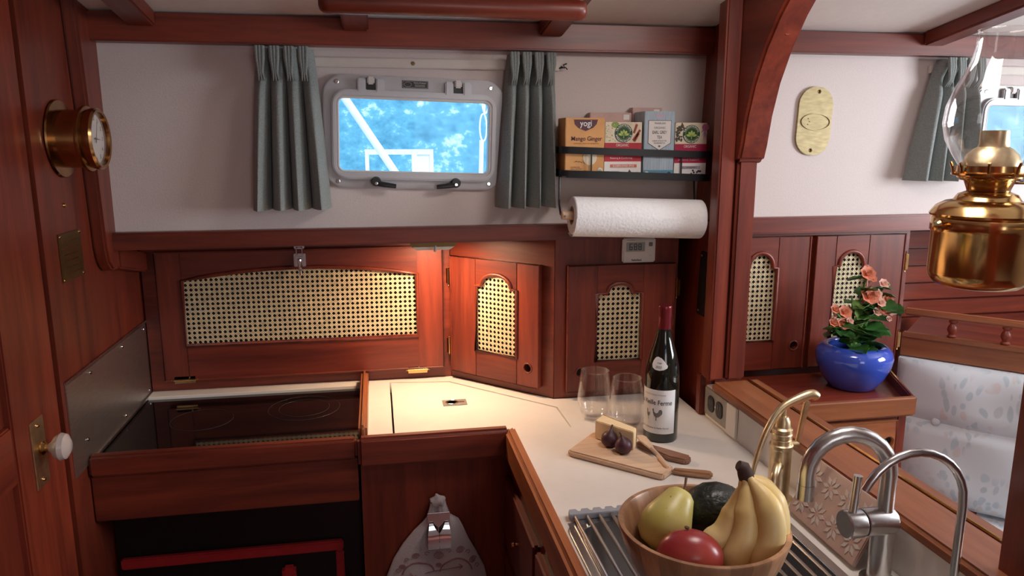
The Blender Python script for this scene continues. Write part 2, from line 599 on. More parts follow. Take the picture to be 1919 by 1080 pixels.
def text2d(s, size, width=None, bold=0.0, shear=0.0):
    """lettering outline as flat mesh, centred on (0,0)"""
    cu = bpy.data.curves.new('lettering', 'FONT')
    cu.body = s
    cu.size = size
    cu.offset = bold
    cu.shear = shear
    cu.resolution_u = 3
    ob = bpy.data.objects.new('lettering_tmp', cu)
    COL.objects.link(ob)
    dg = bpy.context.evaluated_depsgraph_get()
    me = bpy.data.meshes.new_from_object(ob.evaluated_get(dg))
    v = [tuple(p.co) for p in me.vertices]
    f = [tuple(p.vertices) for p in me.polygons]
    bpy.data.objects.remove(ob)
    bpy.data.curves.remove(cu)
    bpy.data.meshes.remove(me)
    x0, x1 = min(p[0] for p in v), max(p[0] for p in v)
    z0, z1 = min(p[1] for p in v), max(p[1] for p in v)
    k = (width/(x1-x0)) if width else 1.0
    return [((p[0]-(x0+x1)/2)*k, p[1]-(z0+z1)/2) for p in v], f
def text(s, size, x, z, y, m, parent, frame=None, width=None, bold=0.0, name='lettering', fn=None):
    v, f = text2d(s, size, width, bold)
    b = MB()
    b.add([(fn(p[0], p[1]) if fn else (x+p[0], y, z+p[1])) for p in v], f)
    return b.build(name, m, parent, frame, smooth=0)

CT = 0.902   # worktop height

# ------------------------------------------------------------------ room shell
WIN = [(0.093, 1.557, R(1.7)), (1.735, 1.557, R(0.6))]      # portlight centres and tilt
def rot2(p, c, a):
    x, z = p[0]-c[0], p[1]-c[1]
    return (c[0]+x*math.cos(a)+z*math.sin(a), c[1]-x*math.sin(a)+z*math.cos(a))
holes = [[rot2(p, (cx, cz), a) for p in rrect(cx-0.178, cx+0.178, cz-0.096, cz+0.084, 0.03)] for cx, cz, a in WIN]
struct(MB().plate([(-0.61, 1.322), (2.45, 1.322), (2.45, 1.82), (-0.61, 1.82)], holes, 1.755, 1.785).build('wall_back', 'wall_vinyl', smooth=0), 'white vinyl-covered cabin side with portlights')
struct(MB().box(-0.62, 0.80, 2.0, 2.02, 0, 1.34).build('wall_hull', 'mahogany_x'), 'mahogany panel wall behind the stove')
struct(MB().box(-0.62, 2.45, 1.785, 2.02, 1.325, 1.345).build('ceiling_recess', 'mahogany_x'), 'underside of the side deck')
struct(MB().box(-0.62, -0.59, 1.46, 2.02, 0, 1.90).build('wall_left', 'mahogany_z'), 'varnished mahogany bulkhead with the clock')
struct(MB().box(-0.66, -0.62, -1.5, 2.0, 0, 2.1).build('wall_left_outer', 'mahogany_z'))
ceil = [(1.80, 1.792), (0.2, 2.04), (-1.52, 2.07), (-1.52, 2.11), (0.2, 2.08), (1.80, 1.832)]
struct(MB().prism_x(ceil, -0.66, 2.5).build('ceiling', 'ceiling_white', smooth=0), 'white cambered cabin ceiling')
struct(MB().box(-0.66, 2.5, -1.52, 2.02, -0.03, 0).build('floor', 'mahogany_x'), 'wooden cabin sole')
struct(MB().plate([(-0.66, 0), (2.5, 0), (2.5, 2.1), (-0.66, 2.1)], [[(0.25, 1.1), (0.95, 1.1), (0.95, 2.0), (0.25, 2.0)]], -1.52, -1.50).build('wall_rear', 'wall_vinyl', smooth=0))
struct(MB().box(2.45, 2.5, -1.5, 2.02, 0, 2.1).build('wall_right', 'wall_vinyl'))
struct(MB().box(0.80, 2.45, 2.0, 2.02, 0, 1.34).build('wall_hull_saloon', 'mahogany_x'))
# header beams under the ceiling, shelf rails under the white wall
struct(MB().box(-0.60, 0.80, 1.715, 1.756, 1.742, 1.80).build('trim_1', 'mahogany_x', bevel=0.003), 'dark header beam above the galley portlight')
struct(MB().box(0.82, 2.45, 1.715, 1.756, 1.750, 1.80).build('trim_2', 'mahogany_x', bevel=0.003), 'header beam above the saloon wall')
struct(MB().box(-0.585, 0.775, 1.728, 1.785, 1.308, 1.346).build('trim_3', 'mahogany_x', bevel=0.004), 'mahogany rail below the galley wall')
struct(MB().box(0.80, 2.45, 1.728, 1.785, 1.311, 1.352).build('trim_4', 'mahogany_x', bevel=0.004), 'mahogany rail below the saloon wall')
def cz(y):
    return 1.792+(1.80-y)*0.155
for i, (bx, bw, y0) in enumerate([(-0.46, 0.055, 0.3), (-0.03, 0.055, 0.3), (0.40, 0.055, 0.3), (1.37, 0.055, 0.3)]):
    b = MB().hexa([(bx-bw/2, y0, cz(y0)-0.035), (bx+bw/2, y0, cz(y0)-0.035), (bx-bw/2, 1.712, cz(1.712)-0.034), (bx+bw/2, 1.712, cz(1.712)-0.034),
                   (bx-bw/2, y0, cz(y0)), (bx+bw/2, y0, cz(y0)), (bx-bw/2, 1.712, cz(1.712)), (bx+bw/2, 1.712, cz(1.712))])
    struct(b.build('trim_%d' % (5+i), 'mahogany_y', bevel=0.004), 'mahogany ceiling beam')

# left bulkhead: trim board following the cabin side, then turning under the side deck
tl = [(1.655, 1.88), (1.66, 1.76), (1.672, 1.60), (1.685, 1.40), (1.690, 1.32), (1.700, 1.285), (1.722, 1.266), (1.765, 1.264), (1.765, 1.312), (1.772, 1.33), (1.770, 1.75), (1.740, 1.80), (1.70, 1.88)]
tb = struct(MB().prism_x(tl, -0.5895, -0.562).build('trim_9', 'mahogany_z', bevel=0.005), 'mahogany trim board along the left bulkhead')
MB().hexa([(-0.5895, 1.7655, 1.264), (-0.562, 1.7655, 1.264), (-0.5895, 1.96, 1.222), (-0.562, 1.96, 1.222), (-0.5895, 1.7655, 1.306), (-0.562, 1.7655, 1.306), (-0.5895, 1.96, 1.272), (-0.562, 1.96, 1.272)]).build('under_deck_piece', 'mahogany_y', tb, bevel=0.004)
# left door, frame and panel, closed flush with the bulkhead
d = thing('door_1', 'mahogany panelled door with porcelain knob', None, (-0.60, 1.1, 0), kind='structure')
MB().box(-0.625, -0.594, 1.275, 1.452, 0.02, 1.95).build('stile', 'mahogany_z', d, bevel=0.003)
MB().box(-0.625, -0.594, 0.62, 0.78, 0.02, 1.95).build('stile', 'mahogany_z', d, bevel=0.003)
for z0, z1 in ((0.02, 0.2), (0.985, 1.085), (1.80, 1.95)):
    MB().box(-0.623, -0.595, 0.782, 1.273, z0, z1).build('rail', 'mahogany_y', d, bevel=0.003)
for z0, z1 in ((0.2, 0.985), (1.085, 1.80)):
    MB().box(-0.619, -0.606, 0.78, 1.275, z0, z1).build('panel', 'mahogany_z', d)
lp = MB().box(-0.594, -0.591, 1.328, 1.378, 0.945, 1.068).build('lock_plate', 'brass_satin', d, bevel=0.001, label='worn brass lock plate')
for z in (0.957, 1.056):
    MB().lathe([(0, 0.003), (0.003, 0.0025), (0.004, 0)], 10).xf(fr(-0.591, 1.353, z, 0, 0, R(90))).build('screw', 'brass', lp)
MB().lathe([(0, 0), (0.011, 0), (0.013, 0.004), (0.008, 0.008), (0.008, 0.014)], 20).xf(fr(-0.591, 1.358, 1.013, 0, 0, R(90))).build('knob_rosette', 'brass', d)
MB().lathe([(0.008, 0.0), (0.011, 0.004), (0.021, 0.011), (0.0245, 0.019), (0.022, 0.027), (0.012, 0.033), (0, 0.034)], 24).xf(fr(-0.578, 1.358, 1.013, 0, 0, R(90))).build('knob', 'porcelain', d, label='white porcelain knob')
struct(MB().box(-0.622, -0.60, -1.5, 0.615, 0, 2.06).build('wall_left_aft', 'mahogany_z'))

# right bulkhead between galley and saloon, with post and arched knee
bp = MB().hexa([(0.745, 1.575, 0), (0.80, 1.575, 0), (0.745, 2.0, 0), (0.80, 2.0, 0), (0.797, 1.575, 1.83), (0.815, 1.575, 1.83), (0.797, 2.0, 1.83), (0.815, 2.0, 1.83)])
struct(bp.build('wall_bulkhead', 'mahogany_z'), 'mahogany bulkhead between galley and saloon')
tp0 = struct(MB().box(0.736, 0.773, 1.532, 1.574, 1.0005, 1.84).build('trim_10', 'mahogany_z', bevel=0.004), 'mahogany post at the edge of the bulkhead')
MB().box(0.738, 0.7515, 1.5765, 1.60, CT+0.0005, 1.0).build('foot_strip', 'mahogany_z', tp0, bevel=0.002)
struct(MB().box(0.776, 0.822, 1.525, 1.5745, 1.0005, 1.60).build('trim_11', 'mahogany_z', bevel=0.006), 'mahogany post under the arched knee')
fe = [(1.515, 1.500), (1.505, 1.53), (1.492, 1.59), (1.468, 1.655), (1.430, 1.720), (1.385, 1.775), (1.32, 1.835), (1.22, 1.895), (1.08, 1.945)]
be = [(1.08, 2.02), (1.25, 1.98), (1.42, 1.915), (1.52, 1.862), (1.60, 1.815), (1.615, 1.76), (1.585, 1.60), (1.58, 1.508), (1.57, 1.498), (1.53, 1.494)]
kn = struct(MB().prism_x(fe+be, 0.770, 0.832).build('trim_12', 'mahogany_y', bevel=0.006), 'arched mahogany knee curving up to the ceiling')
for y, z in ((1.503, 1.555), (1.478, 1.64), (1.41, 1.75)):
    MB().lathe([(0, 0.0012), (0.006, 0.0012), (0.0062, 0)], 14).xf(fr(0.803, y-0.0012, z, 0, R(90))).build('wood_plug', 'mahogany_x', kn)
# half-height partition behind the sink with its ledge
struct(MB().box(0.752, 0.80, 0.66, 1.575, 0, 0.978).build('wall_partition', 'laminate', bevel=0.001), 'white splashback of the half-height partition')
lg = struct(MB().box(0.742, 0.8315, 0.66, 1.53, 0.978, 1.0).build('trim_13', 'teak_y', bevel=0.006, seg=3), 'varnished wooden ledge above the splashback')
lf = MB().box(0.8345, 0.858, 0.66, 1.53, 0.98, 0.9995).build('ledge_leaf', 'teak_y', lg, bevel=0.003)
MB().tube([(0.833, 0.66, 1.0005), (0.833, 1.53, 1.0005)], 0.0022, 8).build('piano_hinge', 'brass', lg, label='long brass piano hinge')
struct(MB().box(0.772, 0.872, 0.60, 0.752, 0, 2.02).build('trim_14', 'mahogany_z', bevel=0.004), 'mahogany post at the end of the ledge')

# ------------------------------------------------------------------ cane doors
def cane(w, h, p=0.0125, wd=0.0015):
    b = MB()
    def strip(x0, z0, x1, z1, y, wd_):
        dx, dz = x1-x0, z1-z0
        l = math.hypot(dx, dz)
        if l < 1e-4:
            return
        nx, nz = -dz/l*wd_/2, dx/l*wd_/2
        v = [(x0+nx, y, z0+nz), (x0-nx, y, z0-nz), (x1-nx, y, z1-nz), (x1+nx, y, z1+nz)]
        b.add([(q[0], q[1]-0.0004, q[2]) for q in v]+[(q[0], q[1]+0.0004, q[2]) for q in v], [(0, 1, 2, 3), (7, 6, 5, 4), (0, 4, 5, 1), (1, 5, 6, 2), (2, 6, 7, 3), (3, 7, 4, 0)])
    nx, nz = int(w/p)+1, int(h/p)+1
    for i in range(nx+1):
        for s_ in (-1, 1):
            x = (i+0.0)*p+s_*0.00115
            if 0 < x < w:
                strip(x, 0, x, h, 0.0, wd)
    for j in range(nz+1):
        for s_ in (-1, 1):
            z = j*p+s_*0.00115
            if 0 < z < h:
                strip(0, z, w, z, -0.0005, wd)
    for k in range(-nz-1, nx+nz+2):
        c = (k+0.5)*p
        # x - z = c
        x0, x1 = max(0, c), min(w, h+c)
        if x1 > x0:
            strip(x0, x0-c, x1, x1-c, -0.0010, wd*0.9)
        x0, x1 = max(0, c-h), min(w, c)
        if x1 > x0:
            strip(x0, c-x0, x1, c-x1, -0.0014, wd*0.9)
    return b
def hinge(parent, frame, x, z, y, ln=0.045, vertical=True, name='hinge'):
    b = MB()
    pr = [(0, -ln/2-0.006), (0.0022, -ln/2-0.004), (0.0012, -ln/2-0.001), (0.003, -ln/2), (0.003, ln/2), (0.0012, ln/2+0.001), (0.0022, ln/2+0.004), (0, ln/2+0.006)]
    b.lathe(pr, 10)
    for s_ in (-1, 1):
        b.box(min(0, s_*0.009), max(0, s_*0.009), 0.0005, 0.002, -ln/2+0.002, ln/2-0.002)
    for q in (-1, 0, 1):
        b.lathe([(0.0034, -0.0006), (0.0034, 0.0006)], 10, (0, 0, q*ln/6))
    if not vertical:
        b.xf(Matrix.Rotation(R(90), 4, 'Y'))
    b.xf(Matrix.Translation((x, y, z)))
    return b.build(name, 'brass', parent, frame, label='brass butt hinge with ball finials')
def outline(x0, x1, z0, zs, zt, sh, n=14):
    """opening outline, counter-clockwise from bottom left"""
    a = (x1-x0)/2-sh
    cx = (x0+x1)/2
    p = [(x0, z0), (x1, z0), (x1, zs)]
    if sh > 0.001:
        p += [(x1-sh*0.9, zs), (x1-sh, zs+sh*0.25)]
    st = zs+(sh*0.25 if sh > 0.001 else 0)
    if sh > 0.001:
        arc = [(cx+a*math.cos(PI*i/n), st+(zt-st)*math.sin(PI*i/n)) for i in range(1, n)]
    else:
        hgt = zt-zs
        rad = (a*a+hgt*hgt)/(2*hgt)
        th = math.asin(a/rad)
        arc = [(cx+rad*math.sin(th*(1-2*i/n)), zt-rad+rad*math.cos(th*(1-2*i/n))) for i in range(1, n)]
    p += arc
    if sh > 0.001:
        p += [(x0+sh, zs+sh*0.25), (x0+sh*0.9, zs)]
    p.append((x0, zs))
    return p
def cane_door(parent, F, x0, x1, z0, z1, op, finger=None, hinges=(), t=0.016, label=None, bead=0.0055):
    ox0, ox1, oz0, ozs, ozt, sh = op
    out = outline(*op)
    top = out[2:]
    b = MB()
    b.prism([(ox0, z1), (ox1, z1)]+top, -t, -0.0005)
    dr = b.build('door', 'mahogany_x', parent, F, bevel=0.0012, smooth=30, label=label)
    MB().box(ox0, ox1, -t, -0.0005, z0, oz0).build('bottom_rail', 'mahogany_x', dr, F, bevel=0.0012)
    for a0, a1 in ((x0, ox0), (ox1, x1)):
        if finger and a0 < finger[0] < a1:
            s_ = MB().plate([(a0, z0), (a1, z0), (a1, z1), (a0, z1)], [circ(finger[0], finger[1], 0.0115, 20)], -t, -0.0005)
        else:
            s_ = MB().box(a0, a1, -t, -0.0005, z0, z1)
        s_.build('stile', 'mahogany_z', dr, F, bevel=0.0016)
    pts = [(x, -t, z) for x, z in out]
    MB().tube(pts, bead, 8, closed=True).build('bead_moulding', 'mahogany_z', dr, F, smooth=60)
    # raised lip round the door edge
    MB().tube([(x0, -t, z0), (x1, -t, z0), (x1, -t, z1), (x0, -t, z1)], 0.0028, 8, closed=True).build('edge_moulding', 'mahogany_x', dr, F, smooth=60)
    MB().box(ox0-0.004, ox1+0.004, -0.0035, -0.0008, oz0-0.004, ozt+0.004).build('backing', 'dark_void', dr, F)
    c = cane(ox1-ox0, ozt-oz0)
    c.xf(Matrix.Translation((ox0, -0.0085, oz0)))
    c.build('cane_webbing', 'cane', dr, F, smooth=0, label='woven cane webbing with open holes', stuff=True)
    if finger:
        MB().tube([(finger[0]+0.0125*math.cos(2*PI*i/24), -t-0.0005, finger[1]+0.0125*math.sin(2*PI*i/24)) for i in range(24)], 0.0022, 8, closed=True).build('finger_ring', 'mahogany_x', dr, F, smooth=60)
        MB().prism(circ(finger[0], finger[1], 0.0115, 20), -0.003, -0.001).build('finger_hole', 'dark_void', dr, F)
    for hx, hz in hinges:
        hinge(dr, F, hx, hz, -t-0.0005)
    return dr

# corner cabinet set at 45 degrees
F45 = fr(0.191, 1.983, 0, R(-45))
cc = thing('corner_cabinet', 'mahogany corner cabinet set diagonally, warmly lit, with arched cane door', 'cabinet', (0.191, 1.983, CT), R(-45))
MB().box(0, 0.3295, 0, 0.018, CT+0.001, 1.308).build('face_frame', 'mahogany_x', cc, F45, bevel=0.001)
cane_door(cc, F45, 0.014, 0.294, 0.925, 1.242, (0.098, 0.228, 0.996, 1.172, 1.206, 0.018), (0.262, 0.975), [(0.007, 1.187), (0.007, 0.994)])
# cabinet next to the bulkhead
F3 = fr(0, 1.75, 0)
c3 = thing('wall_cabinet', 'shaded mahogany cabinet with arched cane door behind the wine bottle', 'cabinet', (0.585, 1.75, CT))
MB().box(0.4245, 0.742, 0, 0.018, CT+0.001, 1.307).build('face_frame', 'mahogany_z', c3, F3, bevel=0.001)
cane_door(c3, F3, 0.454, 0.728, 0.922, 1.243, (0.528, 0.646, 1.0, 1.172, 1.197, 0.028), (0.489, 0.972), [(0.735, 1.18), (0.735, 0.985)])

# folding lid behind the stove
FS = fr(0, 1.985, 0)
sl = thing('folding_cover', 'long mahogany stove cover folded up, with one wide arched cane panel', 'stove cover', (-0.19, 1.985, 0.92))
MB().box(-0.585, 0.19, 0.0, 0.014, 0.898, 1.31).build('back_board', 'mahogany_x', sl, FS)
dr = cane_door(sl, FS, -0.548, 0.168, 0.935, 1.268, (-0.488, 0.100, 1.026, 1.196, 1.222, 0.0), None, (), t=0.018)
hinge(dr, FS, -0.50, 0.936, -0.0185, 0.055, False)
hinge(dr, FS, 0.097, 0.930, -0.0185, 0.055, False)
lt = MB().box(-0.212, -0.182, -0.0235, -0.018, 1.223, 1.258)
lt.box(-0.206, -0.188, -0.030, -0.0235, 1.228, 1.25)
lt = lt.build('toggle_latch', 'chrome', sl, FS, bevel=0.0015, label='chrome toggle latch')
MB().box(-0.210, -0.184, -0.026, -0.018, 1.270, 1.292).build('strike', 'chrome', lt, FS, bevel=0.002)
MB().tube([(-0.197, -0.034, 1.244), (-0.196, -0.037, 1.225), (-0.196, -0.034, 1.205)], [0.006, 0.005, 0.004], 10).build('lever', 'chrome', lt, FS)
MB().tube([(-0.204, -0.03, 1.25), (-0.204, -0.03, 1.275), (-0.19, -0.03, 1.275), (-0.19, -0.03, 1.25)], 0.0015, 6).build('bail', 'chrome', lt, FS)

# under-deck lamp
ul = thing('under_shelf_light', 'slim white-lensed light fixed under the shelf above the corner', 'light', (0.133, 1.81, 1.325))
MB().prism(rrect(0.078, 0.188, 1.291, 1.3245, 0.006), 1.79, 1.84).build('housing', 'brass_dark', ul, bevel=0.002)
lens = [(0.082, 1.2905), (0.184, 1.2905), (0.172, 1.283), (0.094, 1.283)]
MB().prism(lens, 1.792, 1.838).build('lens', 'lamp_led', ul)
MB().tube([(0.138, 1.788, 1.293), (0.136, 1.783, 1.280)], 0.0028, 8).build('switch', 'white_plastic', ul)
lamp('under_shelf_bulb', 'AREA', (0.133, 1.815, 1.280), (0.16, 1.83, 0.9), 2.7, (1.0, 0.66, 0.40), 0.10, 0.04)

# ------------------------------------------------------------------ worktop
def flatplate(outer, hls, z0, z1):
    return MB().plate(outer, hls, z0, z1).mapv(lambda x, y, z: (x, z, y))
LID = [(0.0240, 1.559), (0.4175, 1.559), (0.416, 1.687), (0.1775, 1.931), (0.0240, 1.951)]
LHO = [(0.0195, 1.5585), (0.421, 1.5585), (0.4203, 1.6905), (0.180, 1.9375), (0.0195, 1.9575)]
SKH = [(0.302, 0.50), (0.668, 0.50), (0.668, 1.135), (0.302, 1.135)]
wt = thing('worktop', 'white laminate L-shaped galley worktop edged with mahogany fiddle rails', 'worktop', (0.4, 1.4, CT))
flatplate([(-0.035, 1.5535), (0.287, 1.5535), (0.287, 0.45), (0.7515, 0.45), (0.7515, 1.575), (0.742, 1.578), (0.742, 1.749), (0.424, 1.749), (0.191, 1.982), (-0.035, 1.982)], [LHO, SKH], CT-0.03, CT).build('surface', 'laminate', wt, smooth=0)
MB().box(-0.056, 0.2745, 1.524, 1.553, 0.853, 0.921).build('fiddle_rail', 'mahogany_x', wt, bevel=0.008, seg=3)
MB().hexa([(0.262, 0.45, 0.853), (0.287, 0.45, 0.853), (0.262, 1.523, 0.853), (0.287, 1.5525, 0.853), (0.262, 0.45, 0.921), (0.287, 0.45, 0.921), (0.262, 1.523, 0.921), (0.287, 1.5525, 0.921)]).build('fiddle_rail', 'teak_y', wt, bevel=0.008, seg=3)
MB().box(-0.054, -0.0355, 1.5545, 1.964, 0.87, 0.938).build('fiddle_rail', 'teak_y', wt, bevel=0.007, seg=3)
lid = thing('icebox_lid', 'white icebox lid set into the worktop, with flush steel lift ring', 'lid', (0.2, 1.75, CT))
MB().prism_z(LID, CT-0.028, CT-0.0002).build('lid_panel', 'laminate', lid, smooth=0)
MB().box(0.02, 0.42, 1.559, 1.955, CT-0.034, CT-0.0305).build('lid_seal', 'dark_void', lid)
rp_ = MB().box(0.146, 0.206, 1.745, 1.787, CT-0.0002, CT+0.0012).build('lift_plate', 'outlet_plate', lid, bevel=0.0006)
MB().lathe([(0, 0), (0.012, 0), (0.013, 0.0008)], 20, (0.169, 1.765, CT+0.0012)).build('finger_well', 'dark_void', rp_)
MB().tube([(0.169+0.0145*math.cos(2*PI*i/24), 1.765+0.0145*math.sin(2*PI*i/24), CT+0.002) for i in range(24)], 0.0018, 6, closed=True).build('ring', 'stainless', rp_)
MB().box(0.183, 0.2, 1.762, 1.768, CT+0.001, CT+0.0022).build('ring_tab', 'stainless', rp_)

# base cabinet under the worktop
bc = thing('base_cabinet', 'dark mahogany base cabinet with stacked drawers under the worktop', 'cabinet', (0.1, 1.57, 0))
MB().box(-0.052, 0.279, 1.556, 1.575, 0.0, 0.852).build('end_panel', 'mahogany_z', bc)
MB().box(0.279, 0.292, 0.45, 1.555, 0.0, 0.852).build('side_frame', 'mahogany_z', bc)
for y0, y1, z0, z1 in ((1.238, 1.548, 0.635, 0.803), (1.238, 1.548, 0.44, 0.622), (0.90, 1.222, 0.635, 0.803), (0.90, 1.222, 0.44, 0.622)):
    dw = MB().box(0.264, 0.2785, y0, y1, z0, z1).build('drawer', 'mahogany_y', bc, bevel=0.004)
    MB().lathe([(0.004, 0), (0.004, 0.004), (0.0075, 0.008), (0.006, 0.012), (0, 0.013)], 14).xf(fr(0.264, (y0+y1)/2, (z0+z1)/2, 0, 0, R(-90))).build('knob', 'brass', dw)

# ------------------------------------------------------------------ stove
st = thing('stove_front_rail', 'wide mahogany rail and apron board in front of the stove', 'rail', (-0.32, 1.54, 0.77))
MB().box(-0.588, -0.0575, 1.533, 1.56, 0.872, 0.918).build('top_rail', 'mahogany_x', st, bevel=0.006, seg=3)
MB().box(-0.588, -0.0575, 1.543, 1.563, 0.772, 0.8715).build('apron_board', 'mahogany_x', st, bevel=0.002)
ck = thing('cooktop', 'black glass cooktop with faint burner rings below the wide cane stove cover', 'cooktop', (-0.32, 1.75, 0.87))
MB().box(-0.585, -0.0555, 1.566, 1.936, 0.874, 0.897).build('glass', 'glass_black', ck, bevel=0.001)
for cx_, cy_, rr in ((-0.19, 1.81, 0.085), (-0.19, 1.81, 0.06), (-0.42, 1.77, 0.07)):
    MB().tube([(cx_+rr*math.cos(2*PI*i/48), cy_+rr*math.sin(2*PI*i/48), 0.8972) for i in range(48)], 0.0005, 5, closed=True).build('burner_ring', 'burner_print', ck)
ws = MB().box(-0.585, -0.0555, 1.938, 1.984, 0.872, 0.904).build('stove_ledge', 'laminate', bevel=0.001)
tag(ws, 'narrow white laminate strip between cooktop and cane stove cover', 'ledge')
sg = thing('splash_guard', 'stainless steel splash guard riveted to the left bulkhead', 'splash guard', (-0.588, 1.72, 0.9))
MB().box(-0.5895, -0.587, 1.475, 1.983, 0.90, 1.093).build('sheet', 'stainless_brushed', sg)
MB().box(-0.587, -0.584, 1.475, 1.983, 1.088, 1.0945).build('top_flange', 'stainless', sg, bevel=0.0008)
MB().box(-0.587, -0.583, 1.566, 1.983, 0.899, 0.906).build('bottom_flange', 'stainless', sg, bevel=0.0008)
for y, z in ((1.60, 1.075), (1.80, 1.075), (1.965, 1.075), (1.965, 0.915), (1.78, 0.915), (1.55, 0.95)):
    MB().lathe([(0, 0.002), (0.003, 0.0016), (0.004, 0)], 10).xf(fr(-0.587, y, z, 0, 0, R(90))).build('rivet', 'chrome', sg)
ov = thing('oven', 'black oven with a dark red trim bar below the stove rail', 'oven', (-0.32, 1.65, 0.0))
MB().box(-0.586, -0.0585, 1.628, 1.98, 0.05, 0.75).build('body', 'black_enamel', ov, bevel=0.004)
MB().box(-0.575, -0.10, 1.612, 1.627, 0.618, 0.642).build('trim_bar', 'red_enamel', ov, bevel=0.003, label='dark red trim bar')
MB().box(-0.118, -0.10, 1.613, 1.627, 0.25, 0.6175).build('trim_side', 'red_enamel', ov, bevel=0.003)
MB().box(-0.238, -0.208, 1.60, 1.627, 0.45, 0.590).build('handle', 'red_enamel', ov, bevel=0.006)

# ------------------------------------------------------------------ portlights
def portlight(name, cx, cz_, a, label):
    t = thing(name, label, None, (cx, 1.755, cz_), kind='structure')
    F = Matrix.Translation((cx, 1.755, cz_)) @ Matrix.Rotation(a, 4, 'Y')
    fo = rrect(-0.203, 0.203, -0.124, 0.124, 0.045, 8)
    fi = rrect(-0.173, 0.173, -0.090, 0.078, 0.016, 8)
    f = MB().plate(fo, [fi], -0.012, 0.0).build('frame', 'port_frame', t, F, bevel=0.003)
    so = rrect(-0.184, 0.184, -0.104, 0.092, 0.034, 8)
    si = rrect(-0.171, 0.171, -0.088, 0.076, 0.014, 6)
    s_ = MB().plate(so, [si], -0.026, -0.013).build('sash', 'port_sash', t, F, bevel=0.0035)
    MB().plate(rrect(-0.186, 0.186, -0.1, 0.1, 0.03, 8), [si], 0.0, 0.03).build('spigot', 'port_frame', t, F)
    MB().tube([(x, -0.0215, z) for x, z in rrect(-0.1695, 0.1695, -0.0865, 0.0745, 0.0135, 6)], 0.0022, 6, closed=True).build('gasket', 'white_plastic', s_, F)
    MB().plate(rrect(-0.1715, 0.1715, -0.0885, 0.0765, 0.014, 6), [], -0.019, -0.016).build('pane', 'pane_glass', t, F, smooth=0)
    for sx in (-1, 1):
        x = sx*0.097-0.001
        MB().box(x-0.030, x-0.011, -0.025, -0.012, 0.085, 0.1165).build('hinge_lug', 'port_sash', t, F, bevel=0.003)
        MB().box(x+0.011, x+0.030, -0.025, -0.012, 0.085, 0.1165).build('hinge_lug', 'port_sash', t, F, bevel=0.003)
        h = MB().box(x-0.0105, x+0.0105, -0.0145, -0.0122, 0.093, 0.119).build('hinge_slot', 'black_plastic', t, F, bevel=0.001)
        MB().box(x-0.0085, x+0.0085, -0.024, -0.0125, 0.104, 0.121).build('hinge_block', 'white_plastic', t, F, bevel=0.003)
        # dog latch below
        lx = sx*0.090+0.003
        L = MB().lathe([(0, 0.022), (0.009, 0.022), (0.011, 0.019), (0.011, 0.0)], 18).xf(fr(lx, -0.0125, -0.108, 0, R(90))).build('dog', 'black_plastic', t, F, bevel=0.0)
        MB().tube([(lx, -0.028, -0.112), (lx-sx*0.018, -0.031, -0.115), (lx-sx*0.044, -0.030, -0.118)], [0.008, 0.0075, 0.006], 10, flat=0.8).build('lever', 'black_plastic', L, F)
        MB().lathe([(0, 0.0012), (0.0035, 0.001), (0.0038, 0)], 10).xf(fr(lx, -0.0365, -0.112, 0, R(90))).build('screw', 'chrome', L, F)
    for x, z in ((-0.172, 0.108), (0.172, 0.108), (-0.172, -0.110), (0.172, -0.110)):
        MB().lathe([(0.0, 0.001), (0.002, 0.0016), (0.0048, 0.0012), (0.0055, 0)], 12).xf(fr(x, -0.0122, z, 0, R(90))).build('screw', 'chrome', t, F)
    lb = MB().prism(rrect(-0.029, 0.029, 0.100, 0.1165, 0.001, 2), -0.0132, -0.0122).build('maker_label', 'black_plastic', t, F, label='small black maker label')
    MB().plate(rrect(-0.0275, 0.0275, 0.1012, 0.1153, 0.001, 2), [rrect(-0.0268, 0.0268, 0.1019, 0.1146, 0.001, 2)], -0.0136, -0.0132).build('label_border', 'outlet_plate', lb, F)
    MB().plate(circ(-0.0165, 0.108, 0.0085, 24, 0.0052), [circ(-0.0165, 0.108, 0.0076, 24, 0.0044)], -0.0136, -0.0132).build('label_oval', 'outlet_plate', lb, F)
    for i, (tx, sz, wd_) in enumerate((('Marine Products', 0.0042, 0.027),)):
        text(tx, sz, 0.0105, 0.1118, -0.0138, 'print_white', lb, F, wd_)
    for z in (0.1075, 0.1045):
        MB().box(-0.001, 0.022, -0.0137, -0.0133, z-0.0006, z+0.0006).build('label_line', 'outlet_plate', lb, F)
    return t
portlight('window_1', WIN[0][0], WIN[0][1], WIN[0][2], 'grey metal portlight above the stove between two curtains')
portlight('window_2', WIN[1][0], WIN[1][1], WIN[1][2], 'grey metal portlight in the saloon behind the oil lamp')
def batten(x0, x1, z, label):
    t = thing('curtain_batten', label, 'batten', ((x0+x1)/2, 1.754, z))
    MB().box(x0, x1, 1.744, 1.7545, z-0.010, z+0.010).build('board', 'batten_white', t, bevel=0.002)
    MB().lathe([(0, 0.0015), (0.004, 0.0012), (0.0045, 0)], 12).xf(fr((x0+x1)/2, 1.744, z, 0, R(90))).build('screw', 'brass_dark', t)
batten(-0.245, 0.43, 1.711, 'white wooden curtain batten above the galley portlight')
batten(1.395, 2.10, 1.720, 'white wooden curtain batten above the saloon portlight')

